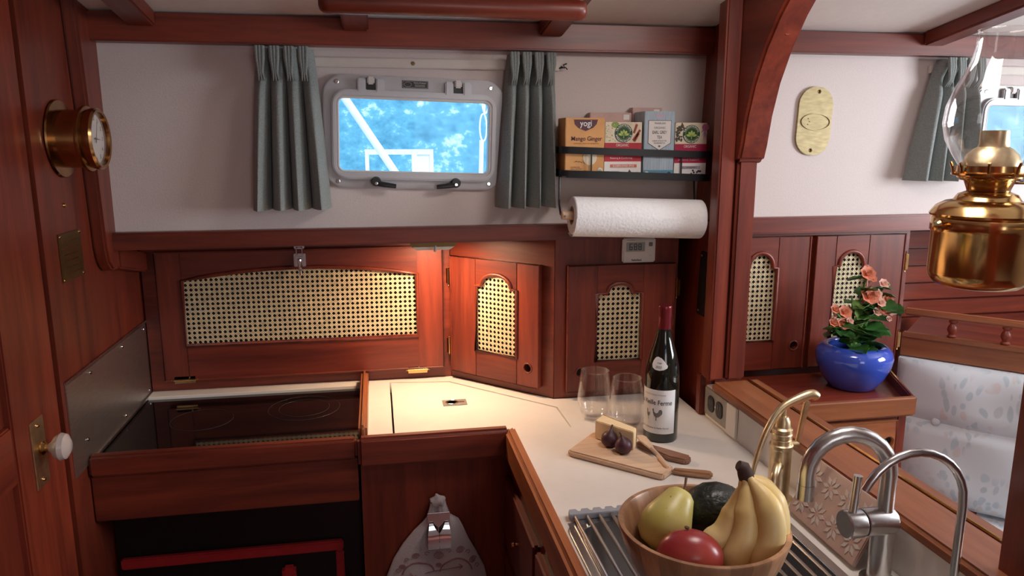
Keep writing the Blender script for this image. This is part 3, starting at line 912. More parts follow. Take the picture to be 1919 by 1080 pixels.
# ------------------------------------------------------------------ curtains (pinch-pleated)
def curtain(xt0, xt1, xb0, xb1, zt, zb, npl, seed, label, y=1.706, amp=0.032, lift=0.0):
    rnd = random.Random(seed)
    ph = [rnd.uniform(-0.5, 0.5) for _ in range(npl+2)]
    nu, nv = npl*16, 34
    v, f = [], []
    for j in range(nv+1):
        s_ = j/nv                      # 0 top .. 1 bottom
        z = zt+(zb-zt)*s_
        x0 = xt0+(xb0-xt0)*s_**0.8
        x1 = xt1+(xb1-xt1)*s_**0.8
        pinch = math.exp(-((s_-0.17)/0.07)**2)
        for i in range(nu+1):
            u = i/nu
            q = u*npl
            k = int(min(q, npl-1e-6))
            fq = q-k
            # rounded fold fronts with narrow deep valleys between them
            c_ = abs(math.sin(PI*min(fq, 1.0)))
            front = c_**0.55
            skew = ph[k]*0.5*s_
            a = amp*(0.55+0.85*s_+0.35*ph[k]*s_)*(1-0.35*pinch)
            yy = 1.738-a*1.45*front-0.004*math.sin(3*PI*fq+ph[k]*6)*s_*c_
            wd_ = (x1-x0)/npl
            xx = x0+(x1-x0)*u
            xx += wd_*skew*c_*0.5
            # pinch gathers the cloth to the pleat centre, folds bell out below
            xx += wd_*(0.5-fq)*0.42*pinch*c_
            xx += wd_*0.10*math.sin(2*PI*fq)*(1-pinch)*s_
            zz = z+0.004*ph[k]*s_+lift*u*s_
            v.append((xx, min(yy, 1.741), zz))
    for j in range(nv):
        for i in range(nu):
            a = j*(nu+1)+i
            f.append((a, a+1, a+nu+2, a+nu+1))
    # give the cloth thickness by a second skin just behind
    n = len(v)
    v2 = [(x, y_+0.0022, z) for x, y_, z in v]
    f2 = [(d_+n, c_+n, b_+n, a_+n) for a_, b_, c_, d_ in f]
    rim = []
    for i in range(nu):
        rim += [(i, i+n, i+1+n, i+1), (nv*(nu+1)+i, nv*(nu+1)+i+1, nv*(nu+1)+i+1+n, nv*(nu+1)+i+n)]
    for j in range(nv):
        a, b_ = j*(nu+1), (j+1)*(nu+1)
        rim += [(a, b_, b_+n, a+n), (a+nu, a+nu+n, b_+nu+n, b_+nu)]
    t = thing('curtain', label, 'curtain', ((xt0+xt1)/2, y, zb))
    MB().add(v+v2, f+f2+rim).build('cloth', 'curtain', t, smooth=70)
    # stitched pinch pleats at the heading
    for k in range(npl):
        xc = xt0+(xt1-xt0)*(k+0.5)/npl-0.004
        b = MB()
        for d_ in (-0.0062, 0, 0.0062):
            b.tube([(xc+d_*1.1, y-0.006, zt+0.002), (xc+d_, y-0.010, zt-0.022), (xc+d_*0.55, y-0.010, zt-0.050), (xc+d_*0.9, y+0.002, zt-0.068)], [0.0045, 0.0048, 0.0036, 0.001], 8)
        b.build('pinch_pleat', 'curtain', t, smooth=70)
    return t
curtain(-0.240, -0.122, -0.268, -0.098, 1.735, 1.393, 4, 3, 'grey-green pleated curtain on the clock side of the galley portlight')
curtain(0.305, 0.416, 0.276, 0.418, 1.733, 1.389, 4, 5, 'grey-green pleated curtain between the galley portlight and the tea boxes')
curtain(1.408, 1.520, 1.342, 1.530, 1.742, 1.442, 4, 9, 'grey-green pleated curtain hanging beside the oil lamp', amp=0.032)
tie = thing('curtain_tie', 'tiny dark cord knot beside the curtain heading near the tea boxes', 'cord', (0.428, 1.74, 1.708))
MB().tube([(0.428, 1.744, 1.706), (0.432, 1.736, 1.709), (0.438, 1.734, 1.705), (0.436, 1.736, 1.713), (0.444, 1.738, 1.716)], 0.0016, 6).build('cord', 'ink', tie)
MB().tube([(0.428, 1.744, 1.706), (0.441, 1.738, 1.708), (0.446, 1.738, 1.703)], 0.0014, 6).build('cord_end', 'ink', tie)

# ------------------------------------------------------------------ ceiling grab rail
hr = thing('grab_rail', 'long round-ended mahogany grab rail under the ceiling', 'grab rail', (0.16, 1.40, 1.77))
gr = [(-0.086, 0.006), (-0.084, 0.013), (-0.078, 0.0175), (-0.068, 0.019), (0.375, 0.019), (0.385, 0.0175), (0.391, 0.013), (0.393, 0.006)]
MB().tube([(x, 1.40, 1.7765) for x, r_ in gr], [r_ for x, r_ in gr], 20).build('rail', 'mahogany_x', hr, smooth=50)
for x in (-0.045, 0.372):
    MB().box(x-0.018, x+0.018, 1.388, 1.414, 1.792, 1.855).build('standoff', 'mahogany_z', hr, bevel=0.004)

# ------------------------------------------------------------------ clock, plates on the left bulkhead
FL = lambda y, z: Matrix.Translation((-0.589, y, z)) @ Matrix.Rotation(R(90), 4, 'Y')
ckk = thing('ship_clock', 'round brass ship clock with white face mounted on the left bulkhead', 'clock', (-0.589, 1.585, 1.545))
FC = FL(1.585, 1.545)
MB().lathe([(0.050, 0), (0.070, 0), (0.0735, 0.002), (0.072, 0.005), (0.055, 0.006)], 48).build('base_flange', 'brass_aged', ckk, FC)
MB().lathe([(0.055, 0.005), (0.055, 0.046)], 48).build('case', 'brass_aged', ckk, FC)
bz = MB().lathe([(0.055, 0.043), (0.061, 0.045), (0.0625, 0.049), (0.0615, 0.053), (0.056, 0.055), (0.058, 0.064), (0.0585, 0.070), (0.055, 0.074), (0.050, 0.073), (0.048, 0.064)], 48).build('bezel', 'brass_aged', ckk, FC)
dl = MB().lathe([(0, 0.062), (0.0495, 0.062)], 48).build('dial', 'clock_face', ckk, FC)
FD = FC @ Matrix.Rotation(R(-90), 4, 'Z') @ Matrix.Rotation(R(180), 4, 'Z')
for i in range(12):
    a = R(30*(i+1))
    # dial plane: local -X of FC is up, so work with up/right vectors
    rx_, uz = math.sin(a)*0.039, math.cos(a)*0.039
    v, f = text2d(str(i+1), 0.011, None, 0.0003)
    b = MB().add([(-(uz+p[1]), -(rx_+p[0])*-1, 0.0625) for p in v], f)
    b.build('numeral', 'ink', dl, FC, smooth=0)
for ang, ln, wd_ in ((R(20), 0.034, 0.0022), (R(95), 0.024, 0.0032)):
    d_ = (-math.cos(ang), math.sin(ang))
    n_ = (-d_[1], d_[0])
    q = [(-d_[0]*0.008+n_[0]*wd_/2, -d_[1]*0.008+n_[1]*wd_/2), (d_[0]*ln, d_[1]*ln), (-d_[0]*0.008-n_[0]*wd_/2, -d_[1]*0.008-n_[1]*wd_/2)]
    MB().prism_z(q, 0.064, 0.0648).build('hand', 'ink', dl, FC)
MB().lathe([(0, 0.0705), (0.03, 0.0700), (0.0505, 0.0685)], 40).build('crystal', 'clear_glass', ckk, FC)
MB().ball((0.02, 0.061, 0.06), 0.004).build('latch_knob', 'brass_aged', ckk, FC)
bpz = thing('builder_plate', 'small engraved brass plate screwed to the left bulkhead below the clock', 'plate', (-0.589, 1.575, 1.32))
pl = MB().box(-0.5895, -0.587, 1.522, 1.628, 1.275, 1.368).build('plate', 'brass_dark', bpz, bevel=0.0008)
for y, z in ((1.527, 1.280), (1.623, 1.280), (1.527, 1.363), (1.623, 1.363)):
    MB().lathe([(0, 0.0018), (0.003, 0.0014), (0.0036, 0)], 10).xf(fr(-0.587, y, z, 0, 0, R(90))).build('screw', 'brass', bpz)
for k in range(6):
    MB().box(-0.587, -0.5866, 1.532+0.004*(k % 2), 1.618-0.006*(k % 3), 1.288+k*0.0125, 1.2905+k*0.0125).build('engraved_line', 'brass', pl)
bn = thing('brass_button', 'tiny brass button on the left bulkhead between clock and plate', 'button', (-0.589, 1.567, 1.42))
MB().lathe([(0, 0.004), (0.003, 0.0035), (0.0042, 0.0)], 12).xf(FL(1.567, 1.42)).build('cap', 'brass', bn)

# ------------------------------------------------------------------ brass plaque on the saloon wall
pq = thing('brass_plaque', 'oblong brass plaque with raised oval on the saloon wall', 'plaque', (1.086, 1.754, 1.59))
FP = Matrix.Translation((1.087, 1.754, 1.59)) @ Matrix.Rotation(R(2), 4, 'Y')
bd = MB().plate(rrect(-0.047, 0.047, -0.084, 0.084, 0.044, 10), [circ(0.004, 0.072, 0.0045, 14), circ(-0.004, -0.072, 0.0045, 14)], -0.006, 0.0).build('plate', 'brass_plaque', pq, FP, bevel=0.0012)
MB().plate(circ(0.003, -0.002, 0.040, 36, 0.021), [circ(0.003, -0.002, 0.038, 36, 0.019)], -0.0085, -0.006).build('oval_rim', 'brass_plaque', bd, FP)
for k in range(3):
    MB().box(-0.018+0.004*(k % 2), 0.022, -0.0075, -0.006, -0.010+k*0.007, -0.0075+k*0.007).build('relief_line', 'brass_plaque', bd, FP)
for x, z in ((0.004, 0.072), (-0.004, -0.072)):
    MB().prism(circ(x, z, 0.0042, 14), -0.002, -0.0005).build('screw_hole', 'brass_dark', pq, FP)

# ------------------------------------------------------------------ tea rack, boxes, kitchen roll
tk = thing('tea_rack', 'black metal wall rack holding a row of tea boxes', 'rack', (0.59, 1.70, 1.455))
def bar(z, h, tl_=0.007):
    p = [(0.426, 1.752), (0.424, 1.735), (0.413, 1.665), (0.415, 1.648), (0.428, 1.640), (0.758, 1.640), (0.764, 1.646), (0.764, 1.70), (0.764, 1.752)]
    b = MB()
    n = len(p)
    v, f = [], []
    for i, (x, y) in enumerate(p):
        d0 = Vector(p[min(i+1, n-1)])-Vector(p[max(i-1, 0)])
        d0.normalize()
        nn = Vector((d0.y, -d0.x))*0.0018
        zz = z-0.012*(x-0.41)/0.35
        for s_, k in ((1, 0), (-1, 0), (-1, 1), (1, 1)):
            v.append((x+nn.x*s_, y+nn.y*s_, zz+(h if k else 0)))
    for i in range(n-1):
        for k in range(4):
            f.append((i*4+k, i*4+(k+1) % 4, i*4+4+(k+1) % 4, i*4+4+k))
    f += [(0, 1, 2, 3), tuple((n-1)*4+q for q in (3, 2, 1, 0))]
    return b.add(v, f)
bar(1.514, 0.0155).build('rail', 'black_metal', tk)
bar(1.461, 0.0165).build('rail', 'black_metal', tk)
MB().hexa([(0.412, 1.642, 1.461), (0.762, 1.642, 1.449), (0.412, 1.752, 1.461), (0.762, 1.752, 1.449), (0.412, 1.642, 1.464), (0.762, 1.642, 1.452), (0.412, 1.752, 1.464), (0.762, 1.752, 1.452)]).build('shelf', 'black_metal', tk)
for x in (0.479, 0.693):
    MB().box(x-0.0014, x+0.0014, 1.6385, 1.6415, 1.466, 1.512).build('upright', 'black_metal', tk)
MB().tube([(0.411, 1.66, 1.464), (0.411, 1.66, 1.40), (0.411, 1.645, 1.378), (0.411, 1.62, 1.372), (0.411, 1.606, 1.378)], 0.0022, 8).build('roll_hook', 'black_metal', tk)
MB().tube([(0.752, 1.70, 1.452), (0.752, 1.69, 1.39), (0.752, 1.645, 1.366), (0.752, 1.615, 1.358), (0.752, 1.604, 1.364)], 0.0022, 8).build('roll_hook', 'black_metal', tk)
kr = thing('paper_towel_roll', 'white paper towel roll on a wooden dowel below the tea rack', 'paper towel', (0.58, 1.62, 1.33))
FR = Matrix.Translation((0.582, 1.617, 1.372)) @ Matrix.Rotation(R(90+2.2), 4, 'Y')
MB().lathe([(0.021, -0.153), (0.0405, -0.153), (0.0425, -0.151), (0.0425, 0.151), (0.0405, 0.153), (0.021, 0.153)], 40).build('paper', 'towel_paper', kr, FR)
MB().lathe([(0.0205, -0.152), (0.0205, 0.152), (0.018, 0.152), (0.018, -0.152), (0.0205, -0.152)], 24).build('core', 'cardboard', kr, FR)
MB().lathe([(0, -0.176), (0.0085, -0.176), (0.010, -0.174), (0.010, 0.164), (0, 0.164)], 18).build('dowel', 'maple_x', kr, FR)
sh = []
for i in range(14):
    a = R(95+i*9.0)
    sh.append((0.0432+0.0004*i, a))
fl = MB()
v, f = [], []
for rr, a in sh:
    for zz in (-0.1525, 0.1525):
        v.append((-rr*math.sin(a+R(90)), -rr*math.cos(a+R(90))*-1, zz))
for i in range(13):
    f.append((2*i, 2*i+1, 2*i+3, 2*i+2))
fl.add(v, f).build('loose_sheet', 'towel_paper', kr, FR, smooth=60)

def tilt(x):
    return -0.012*(x-0.41)/0.35
def tea_box(name, label, x0, x1, zt, m_front, y0=1.6475, dp=0.07, m_body=None):
    zb = 1.4655+tilt((x0+x1)/2)
    t = thing(name, label, 'tea box', ((x0+x1)/2, y0+dp/2, zb), group=None)
    F = Matrix.Translation(((x0+x1)/2, y0, zb))
    w_, h = x1-x0, zt-zb
    MB().box(-w_/2, w_/2, 0, dp, 0, h).build('carton', m_body or m_front, t, F, bevel=0.0012)
    return t, F, w_, h
def panel(t, F, x0, x1, z0, z1, m, y=-0.0005, name='printed_panel'):
    return MB().box(x0, x1, y, y+0.0004, z0, z1).build(name, m, t, F)
def poly(t, F, pts, m, y=-0.0009, name='printed_shape'):
    return MB().prism(pts, y, y+0.0004).build(name, m, t, F, smooth=0)
# orange box
t, F, bw, bh = tea_box('tea_box', 'orange tea box with plum banner reading Mango Ginger', 0.420, 0.511, 1.592, 'yogi_orange')
poly(t, F, [(-0.026, bh-0.004), (-0.024, bh-0.014), (-0.016, bh-0.022), (0.001, bh-0.029), (0.018, bh-0.022), (0.026, bh-0.014), (0.029, bh-0.004)], 'yogi_plum', name='banner')
text('yogi', 0.019, 0.001, bh-0.0145, -0.0012, 'print_white', t, F, 0.027, 0.0002)
text('Mango Ginger', 0.0135, 0.004, bh-0.047, -0.0008, 'yogi_plum', t, F, 0.071, 0.00015)
text('SUPPORTS HEALTHY DIGESTION', 0.004, 0.003, bh-0.0565, -0.0008, 'cinnamon', t, F, 0.058)
poly(t, F, circ(0.012, 0.041, 0.016, 24, 0.017), 'box_cream', name='printed_cup')
for q in range(4):
    a = 0.5+q*0.35
    poly(t, F, [(-0.026+q*0.006, 0.030+q*0.002), (-0.018+q*0.006, 0.034-q*0.002), (-0.018+q*0.006, 0.0325-q*0.002)], 'yogi_plum')
text('CAFFEINE FREE', 0.0035, -0.022, 0.0195, -0.0008, 'yogi_plum', t, F, 0.022)
text('HERBAL SUPPLEMENT', 0.0035, -0.019, 0.0155, -0.0008, 'yogi_plum', t, F, 0.028)
text('16 TEA BAGS NET WT 1.12 OZ (32g)', 0.0035, -0.012, 0.0095, -0.0008, 'yogi_plum', t, F, 0.042)
def usda(t, F, x, z, r=0.0058):
    poly(t, F, circ(x, z, r, 20), 'print_white', -0.0010, 'organic_seal')
    poly(t, F, circ(x, z, r*0.86, 20), 'leaf_print', -0.0013, 'organic_seal')
    poly(t, F, [(x+r*0.84*math.cos(R(q)), z+r*0.84*math.sin(R(q))) for q in range(0, 181, 15)], 'print_white', -0.0016, 'organic_seal')
    text('USDA', r*0.62, x, z+r*0.3, -0.0019, 'badge_green', t, F, r*1.2)
usda(t, F, 0.036, 0.0125)
def badge(t, F, x, z, r):
    poly(t, F, circ(x, z, r, 36), 'badge_green', -0.0013, 'round_badge')
    poly(t, F, circ(x, z, r*0.70, 36), 'leaf_print', -0.0016, 'badge_ring')
    poly(t, F, circ(x, z, r*0.66, 36), 'badge_green', -0.0019, 'badge_centre')
    for a, l in ((90, 0.52), (55, 0.48), (125, 0.48), (20, 0.50), (160, 0.50)):
        c_, s_ = math.cos(R(a)), math.sin(R(a))
        bx_, bz_ = x+c_*r*0.08, z-r*0.30+s_*r*0.12
        L_ = r*l*1.15
        pts = [(bx_, bz_)]
        for k, wv in ((0.45, 0.10), (0.7, 0.13)):
            pts.append((bx_+c_*L_*k+s_*r*wv, bz_+s_*L_*k-c_*r*wv))
        pts.append((bx_+c_*L_, bz_+s_*L_))
        for k, wv in ((0.7, 0.13), (0.45, 0.10)):
            pts.append((bx_+c_*L_*k-s_*r*wv, bz_+s_*L_*k+c_*r*wv))
        poly(t, F, pts, 'lime_print', -0.0022, 'badge_leaf')
    poly(t, F, [(x-r*0.03, z-r*0.55), (x+r*0.03, z-r*0.55), (x+r*0.03, z+r*0.1), (x-r*0.03, z+r*0.1)], 'lime_print', -0.0022, 'badge_leaf')
    for s_, sg_ in (('TRADITIONAL', 1), ('MEDICINALS', -1)):
        v, f = text2d(s_, r*0.27, r*2.3, 0.0001)
        rad = r*0.85
        b = MB().add([(x+(rad+sg_*p[1])*math.sin(p[0]/rad), -0.0020, z+sg_*(rad+sg_*p[1])*math.cos(p[0]/rad)) for p in v], f)
        b.build('lettering', 'print_white', t, F, smooth=0)
# cream and red boxes
def trad(x0, x1, zt, flavour, label, red, left, right, sub):
    t, F, bw, bh = tea_box('tea_box', label, x0, x1, zt, 'box_cream', m_body='box_cream')
    h = bw/2
    panel(t, F, -h, h, bh*0.285, bh*0.625, red)
    panel(t, F, -h, h, 0, bh*0.285, 'print_white')
    rnd = random.Random(int(x0*1000))
    if left == 'seeds':
        poly(t, F, circ(-0.020, bh-0.006, 0.009, 18, 0.0065), 'leaf_print', -0.0007)
        for q in range(34):
            a, b_ = rnd.uniform(-h+0.002, -0.016), rnd.uniform(bh*0.64, bh-0.006)
            poly(t, F, circ(a, b_, 0.0013, 6, 0.0009), 'leaf_print' if q % 3 else 'print_white', -0.0010)
    else:
        for q in range(26):
            a, b_ = rnd.uniform(-h+0.003, -0.018), rnd.uniform(bh*0.66, bh-0.004)
            poly(t, F, circ(a, b_, rnd.uniform(0.002, 0.0035), 7, rnd.uniform(0.002, 0.005)), 'herb_dark', -0.0007-0.00001*q)
    if right == 'cinnamon':
        for (xa, za, xb, zb_) in ((0.024, bh*0.80, 0.031, bh*0.96), (0.023, bh*0.67, 0.039, bh*0.86), (0.026, bh*0.65, 0.036, bh*0.80)):
            d_ = Vector((xb-xa, zb_-za)).normalized()*0.0026
            poly(t, F, [(xa+d_.y, za-d_.x), (xb+d_.y, zb_-d_.x), (xb-d_.y, zb_+d_.x), (xa-d_.y, za+d_.x)], 'cinnamon', -0.0008)
    else:
        for q in range(7):
            a = R(200+q*25)
            cx_, cz_ = 0.034, bh-0.012
            ex, ez = cx_+0.020*math.cos(a)*0.6, cz_+0.030*math.sin(a)
            n_ = (-math.sin(a)*0.0028, math.cos(a)*0.0028)
            xs = [(cx_+n_[0], cz_+n_[1]), (min(ex, h-0.001), ez), (cx_-n_[0], cz_-n_[1])]
            poly(t, F, xs, 'lilac_print' if q % 2 else 'echinacea', -0.0008-0.00002*q)
        poly(t, F, circ(0.034, bh-0.010, 0.009, 16, 0.008), 'echinacea', -0.0011)
    badge(t, F, 0.0, bh*0.80, 0.0208)
    text('ORGANIC', 0.0085, -0.002, bh*0.583, -0.0009, 'print_white', t, F, 0.030)
    text(sub, 0.0052, -0.004, bh*0.345, -0.0009, 'print_white', t, F, 0.052)
    return t, F, bw, bh
t, F, bw, bh = trad(0.5115, 0.5985, 1.583, '', 'cream and red tea box with green badge, printed Elderflower Spice', 'box_red', 'seeds', 'cinnamon', 'Relaxing & Comforting')
panel(t, F, -0.030, 0.033, 0.0215, 0.0285, 'box_orange', -0.0012)
text('ELDERFLOWER SPICE', 0.0058, 0.0015, 0.025, -0.0016, 'print_white', t, F, 0.050, 0.0001)
text('HERBAL SUPPLEMENT', 0.004, -0.024, 0.0125, -0.0009, 'ink_grey', t, F, 0.032)
text('NET WT .99 OZ (28g)', 0.0038, -0.024, 0.006, -0.0009, 'ink_grey', t, F, 0.032)
poly(t, F, [(0.010, 0.006), (0.016, 0.017), (0.024, 0.007)], 'herb_dark')
usda(t, F, 0.036, 0.0085)
t, F, bw, bh = trad(0.6785, 0.756, 1.582, '', 'cream and crimson tea box with green badge and dark elderberries', 'box_crimson', 'herbs', 'echinacea', 'Seasonal Support')
panel(t, F, -0.020, 0.025, 0.0225, 0.0295, 'lilac_print', -0.0012)
text('ELDERBERRY', 0.006, -0.001, 0.026, -0.0016, 'ink', t, F, 0.036, 0.0001)
rnd = random.Random(4)
for q in range(16):
    poly(t, F, circ(rnd.uniform(0.002, 0.028), rnd.uniform(0.006, 0.020), 0.0024, 10), 'berry_dark', -0.0010-0.00002*q)
text('NET WT .85 OZ (24g)', 0.0038, -0.024, 0.006, -0.0009, 'ink_grey', t, F, 0.026)
usda(t, F, 0.0315, 0.0085)
t, F, bw, bh = tea_box('tea_box', 'tall pale blue tea box with white shield reading Earl Grey Tea', 0.603, 0.6755, 1.607, 'earl_blue', y0=1.6445)
panel(t, F, -bw/2, bw/2, 0, 0.018, 'earl_band')
panel(t, F, -0.010, 0.010, bh-0.016, bh-0.005, 'lilac_print', -0.0006)
shd = [(-0.0265, bh-0.021), (0.0265, bh-0.021), (0.0265, bh-0.070), (0, bh-0.086), (-0.0265, bh-0.070)]
poly(t, F, [(x*1.04, bh-0.05+(z-bh+0.05)*1.035) for x, z in shd], 'ink', -0.0008, 'shield_border')
poly(t, F, shd, 'print_white', -0.0011, 'shield')
for tx, sz, zz, wd_, mm in (("TRADER JOE'S", 0.0050, bh-0.027, 0.027, 'ink'), ('ORGANIC', 0.0062, bh-0.0365, 0.028, 'ink_grey'), ('EARL GREY', 0.0098, bh-0.0465, 0.034, 'ink'), ('TEA', 0.0098, bh-0.0575, 0.012, 'ink'), ('A BLEND OF BLACK TEA', 0.0042, bh-0.0655, 0.034, 'ink_grey'), ('AND BERGAMOT OIL', 0.0042, bh-0.0705, 0.027, 'ink_grey'), ('NET WT 1.41 OZ (40g)', 0.0045, 0.008, 0.036, 'print_white')):
    text(tx, sz, 0, zz, -0.0014 if zz > 0.05 else -0.0009, mm, t, F, wd_, 0.0001)
poly(t, F, circ(0.0, bh-0.0775, 0.003, 12, 0.0022), 'ink_grey', -0.0014)
usda(t, F, -0.028, 0.0095)
poly(t, F, circ(0.026, 0.0095, 0.0048, 16), 'navy')
text('U', 0.005, 0.026, 0.0095, -0.0012, 'print_white', t, F)
# two boxes standing behind the front row
for x0, x1, zt, lab, m_ in ((0.497, 0.598, 1.606, 'pinkish tea carton standing behind the elderflower box', 'pink_carton'), (0.600, 0.672, 1.618, 'pale tea carton standing behind the tall blue box', 'pink_carton')):
    t, F, bw, bh = tea_box('tea_carton', lab, x0, x1, zt, m_, y0=1.7185, dp=0.030)
    panel(t, F, bw/2-0.020, bw/2-0.006, bh-0.016, bh-0.004, 'print_white')

# ------------------------------------------------------------------ digital thermometer
tm = thing('digital_thermometer', 'small white digital thermometer hanging over the cabinet door', 'thermometer', (0.633, 1.749, 1.248))
FT = Matrix.Translation((0.6335, 1.7492, 1.247))
MB().box(-0.0425, 0.0425, -0.014, 0, 0, 0.060).build('case', 'white_plastic', tm, FT, bevel=0.003)
lc = MB().plate(rrect(-0.036, 0.016, 0.026, 0.053, 0.002, 2), [rrect(-0.034, 0.014, 0.028, 0.051, 0.001, 2)], -0.0155, -0.0138).build('screen_bezel', 'ivory_plastic', tm, FT)
MB().box(-0.034, 0.014, -0.0146, -0.0139, 0.028, 0.051).build('screen', 'lcd', tm, FT)
SEG = {'6': 'acdefg', '8': 'abcdefg'}
for k, ch in enumerate('688'):
    ox, oz, w_, h = -0.0255+k*0.0115, 0.0315, 0.0075, 0.0155
    segs = {'a': (ox, ox+w_, oz+h-0.0014, oz+h), 'd': (ox, ox+w_, oz, oz+0.0014), 'g': (ox, ox+w_, oz+h/2-0.0007, oz+h/2+0.0007),
            'b': (ox+w_-0.0014, ox+w_, oz+h/2, oz+h), 'c': (ox+w_-0.0014, ox+w_, oz, oz+h/2), 'e': (ox, ox+0.0014, oz, oz+h/2), 'f': (ox, ox+0.0014, oz+h/2, oz+h)}
    b = MB()
    for s_ in SEG[ch]:
        x0, x1, z0, z1 = segs[s_]
        b.box(x0, x1, -0.0150, -0.0146, z0, z1)
    b.build('digit', 'ink', lc, FT)
MB().box(0.024, 0.034, -0.0155, -0.0138, 0.040, 0.050).build('button', 'ink_grey', tm, FT, bevel=0.0008)
MB().box(0.025, 0.033, -0.0155, -0.0138, 0.014, 0.019).build('button', 'ivory_plastic', tm, FT, bevel=0.0008)
text('RadioShack', 0.0062, -0.006, 0.0065, -0.0143, 'ink', tm, FT, 0.026, 0.0002)
text('THERMOMETER', 0.003, -0.022, 0.0555, -0.0143, 'ink_grey', tm, FT, 0.02)

# ------------------------------------------------------------------ black panel and outlet on the right
def bulk_x(z):
    return 0.745+0.052*z/1.83
sp_ = thing('switch_panel', 'narrow black panel on the bulkhead beside the wine bottle', 'panel', (0.775, 1.66, 1.12))
FK = Matrix.Translation((bulk_x(1.2)-0.0005, 1.662, 1.2)) @ Matrix.Rotation(R(1.63), 4, 'Y') @ Matrix.Rotation(R(-90), 4, 'Z')
MB().prism(rrect(-0.035, 0.035, -0.078, 0.078, 0.004, 3), -0.004, 0.0).build('plate', 'black_plastic', sp_, FK, bevel=0.0012)
for x, z in ((0.026, 0.068), (0.026, -0.068), (-0.026, 0.068), (-0.026, -0.068)):
    MB().lathe([(0, 0.0014), (0.0026, 0.001), (0.003, 0)], 10).xf(fr(x, -0.004, z, 0, R(90))).build('screw', 'brass', sp_, FK)
ou = thing('wall_outlet', 'metal duplex outlet plate with black sockets on the white splashback', 'outlet', (0.75, 1.50, 0.91))
FO = Matrix.Translation((0.7515, 1.510, 0.951)) @ Matrix.Rotation(R(-90), 4, 'Z')
MB().prism(rrect(-0.060, 0.052, -0.040, 0.0255, 0.003, 3), -0.004, 0.0).build('plate', 'outlet_plate', ou, FO, bevel=0.0015)
for x in (-0.025, 0.017):
    so_ = MB().prism(rrect(x-0.016, x+0.016, -0.026, 0.012, 0.012, 5), -0.0062, -0.004).build('socket', 'outlet_black', ou, FO, bevel=0.0008)
    for dx in (-0.005, 0.005):
        MB().box(x+dx-0.0012, x+dx+0.0012, -0.0066, -0.0062, -0.008, 0.003).build('slot', 'ink_grey', so_, FO)
MB().lathe([(0, 0.001), (0.0026, 0.0008), (0.003, 0)], 10).xf(fr(-0.004, -0.004, -0.007, 0, R(90))).build('screw', 'chrome', ou, FO)
MB().box(0.0535, 0.098, -0.006, 0, -0.045, 0.0255).build('white_surround', 'white_plastic', ou, FO, bevel=0.001)

# ------------------------------------------------------------------ wine glasses and bottle
def wine_glass(x, y, label):
    t = thing('wine_glass', label, 'wine glass', (x, y, CT+0.0003))
    F = Matrix.Translation((x, y, CT+0.0003))
    outp = [(0.0, 0.0), (0.020, 0.0), (0.026, 0.003), (0.0335, 0.018), (0.0395, 0.040), (0.0405, 0.055), (0.039, 0.075), (0.0355, 0.100), (0.0325, 0.117)]
    inn = [(0.0317, 0.1168), (0.0346, 0.100), (0.038, 0.075), (0.0395, 0.055), (0.0384, 0.040), (0.0322, 0.020), (0.024, 0.009), (0.0, 0.007)]
    MB().lathe(outp+inn, 48).build('bowl', 'clear_glass', t, F, smooth=60)
    MB().tube([(0.0321*math.cos(2*PI*i/48), 0.0321*math.sin(2*PI*i/48), 0.117) for i in range(48)], 0.0010, 6, closed=True).build('rim', 'clear_glass', t, F)
wine_glass(0.487, 1.602, 'empty stemless wine glass beside the cabinet, farther from the wine bottle')
wine_glass(0.543, 1.536, 'empty stemless wine glass right beside the wine bottle')

wb = thing('wine_bottle', 'dark red wine bottle with white rooster label and red capsule', 'wine bottle', (0.597, 1.466, CT))
FB = Matrix.Translation((0.597, 1.466, CT+0.0003))
BP = [(0.0, 0.004), (0.028, 0.0), (0.034, 0.0), (0.0370, 0.004), (0.0372, 0.12), (0.0366, 0.145), (0.0340, 0.168), (0.0285, 0.192), (0.0220, 0.212), (0.0170, 0.230), (0.0147, 0.246), (0.0140, 0.262), (0.0140, 0.295), (0, 0.295)]
MB().lathe(BP, 56).build('glass', 'bottle_glass', wb, FB, smooth=60)
def brad(z):
    for (r0, z0), (r1, z1) in zip(BP[3:], BP[4:]):
        if z0 <= z <= z1 and z1 > z0:
            return r0+(r1-r0)*(z-z0)/(z1-z0)
    return 0.037
def on_bottle(a0, zc, off):
    def fn(u, vv):
        z = zc+vv
        r = brad(z)+off
        a = a0+u/0.0372
        return (r*math.cos(a), r*math.sin(a), z)
    return fn
LA = R(-112-24)
b = MB()
lab = on_bottle(LA, 0.070, 0.0004)
nn = 28
v, f = [], []
for i in range(nn+1):
    u = -0.0475+0.095*i/nn
    for zz in (-0.049, 0.049):
        v.append(lab(u, zz))
for i in range(nn):
    f.append((2*i, 2*i+2, 2*i+3, 2*i+1))
lb = b.add(v, f).build('paper_label', 'label_paper', wb, FB, smooth=60, label='white paper label with lettering and roosters')
text('La Vieille Ferme', 0.015, 0, 0, 0, 'ink', lb, FB, 0.078, 0.00012, fn=on_bottle(LA, 0.091, 0.0007))
text('PRODUIT DE FRANCE VIN ROUGE', 0.004, 0, 0, 0, 'ink_grey', lb, FB, 0.05, fn=on_bottle(LA, 0.108, 0.0007))
text('perrin & fils pour la Vieille Ferme', 0.0055, 0, 0, 0, 'ink', lb, FB, 0.066, fn=on_bottle(LA, 0.0335, 0.0007))
def bshape(pts, a0, zc, m_='ink_grey'):
    fn = on_bottle(a0, zc, 0.0008)
    bm = MB().plate(pts, [], 0, 0.0001)
    return MB().add([fn(p[0], p[2]) for p in bm.v], bm.f).build('rooster_print', m_, lb, FB, smooth=0)
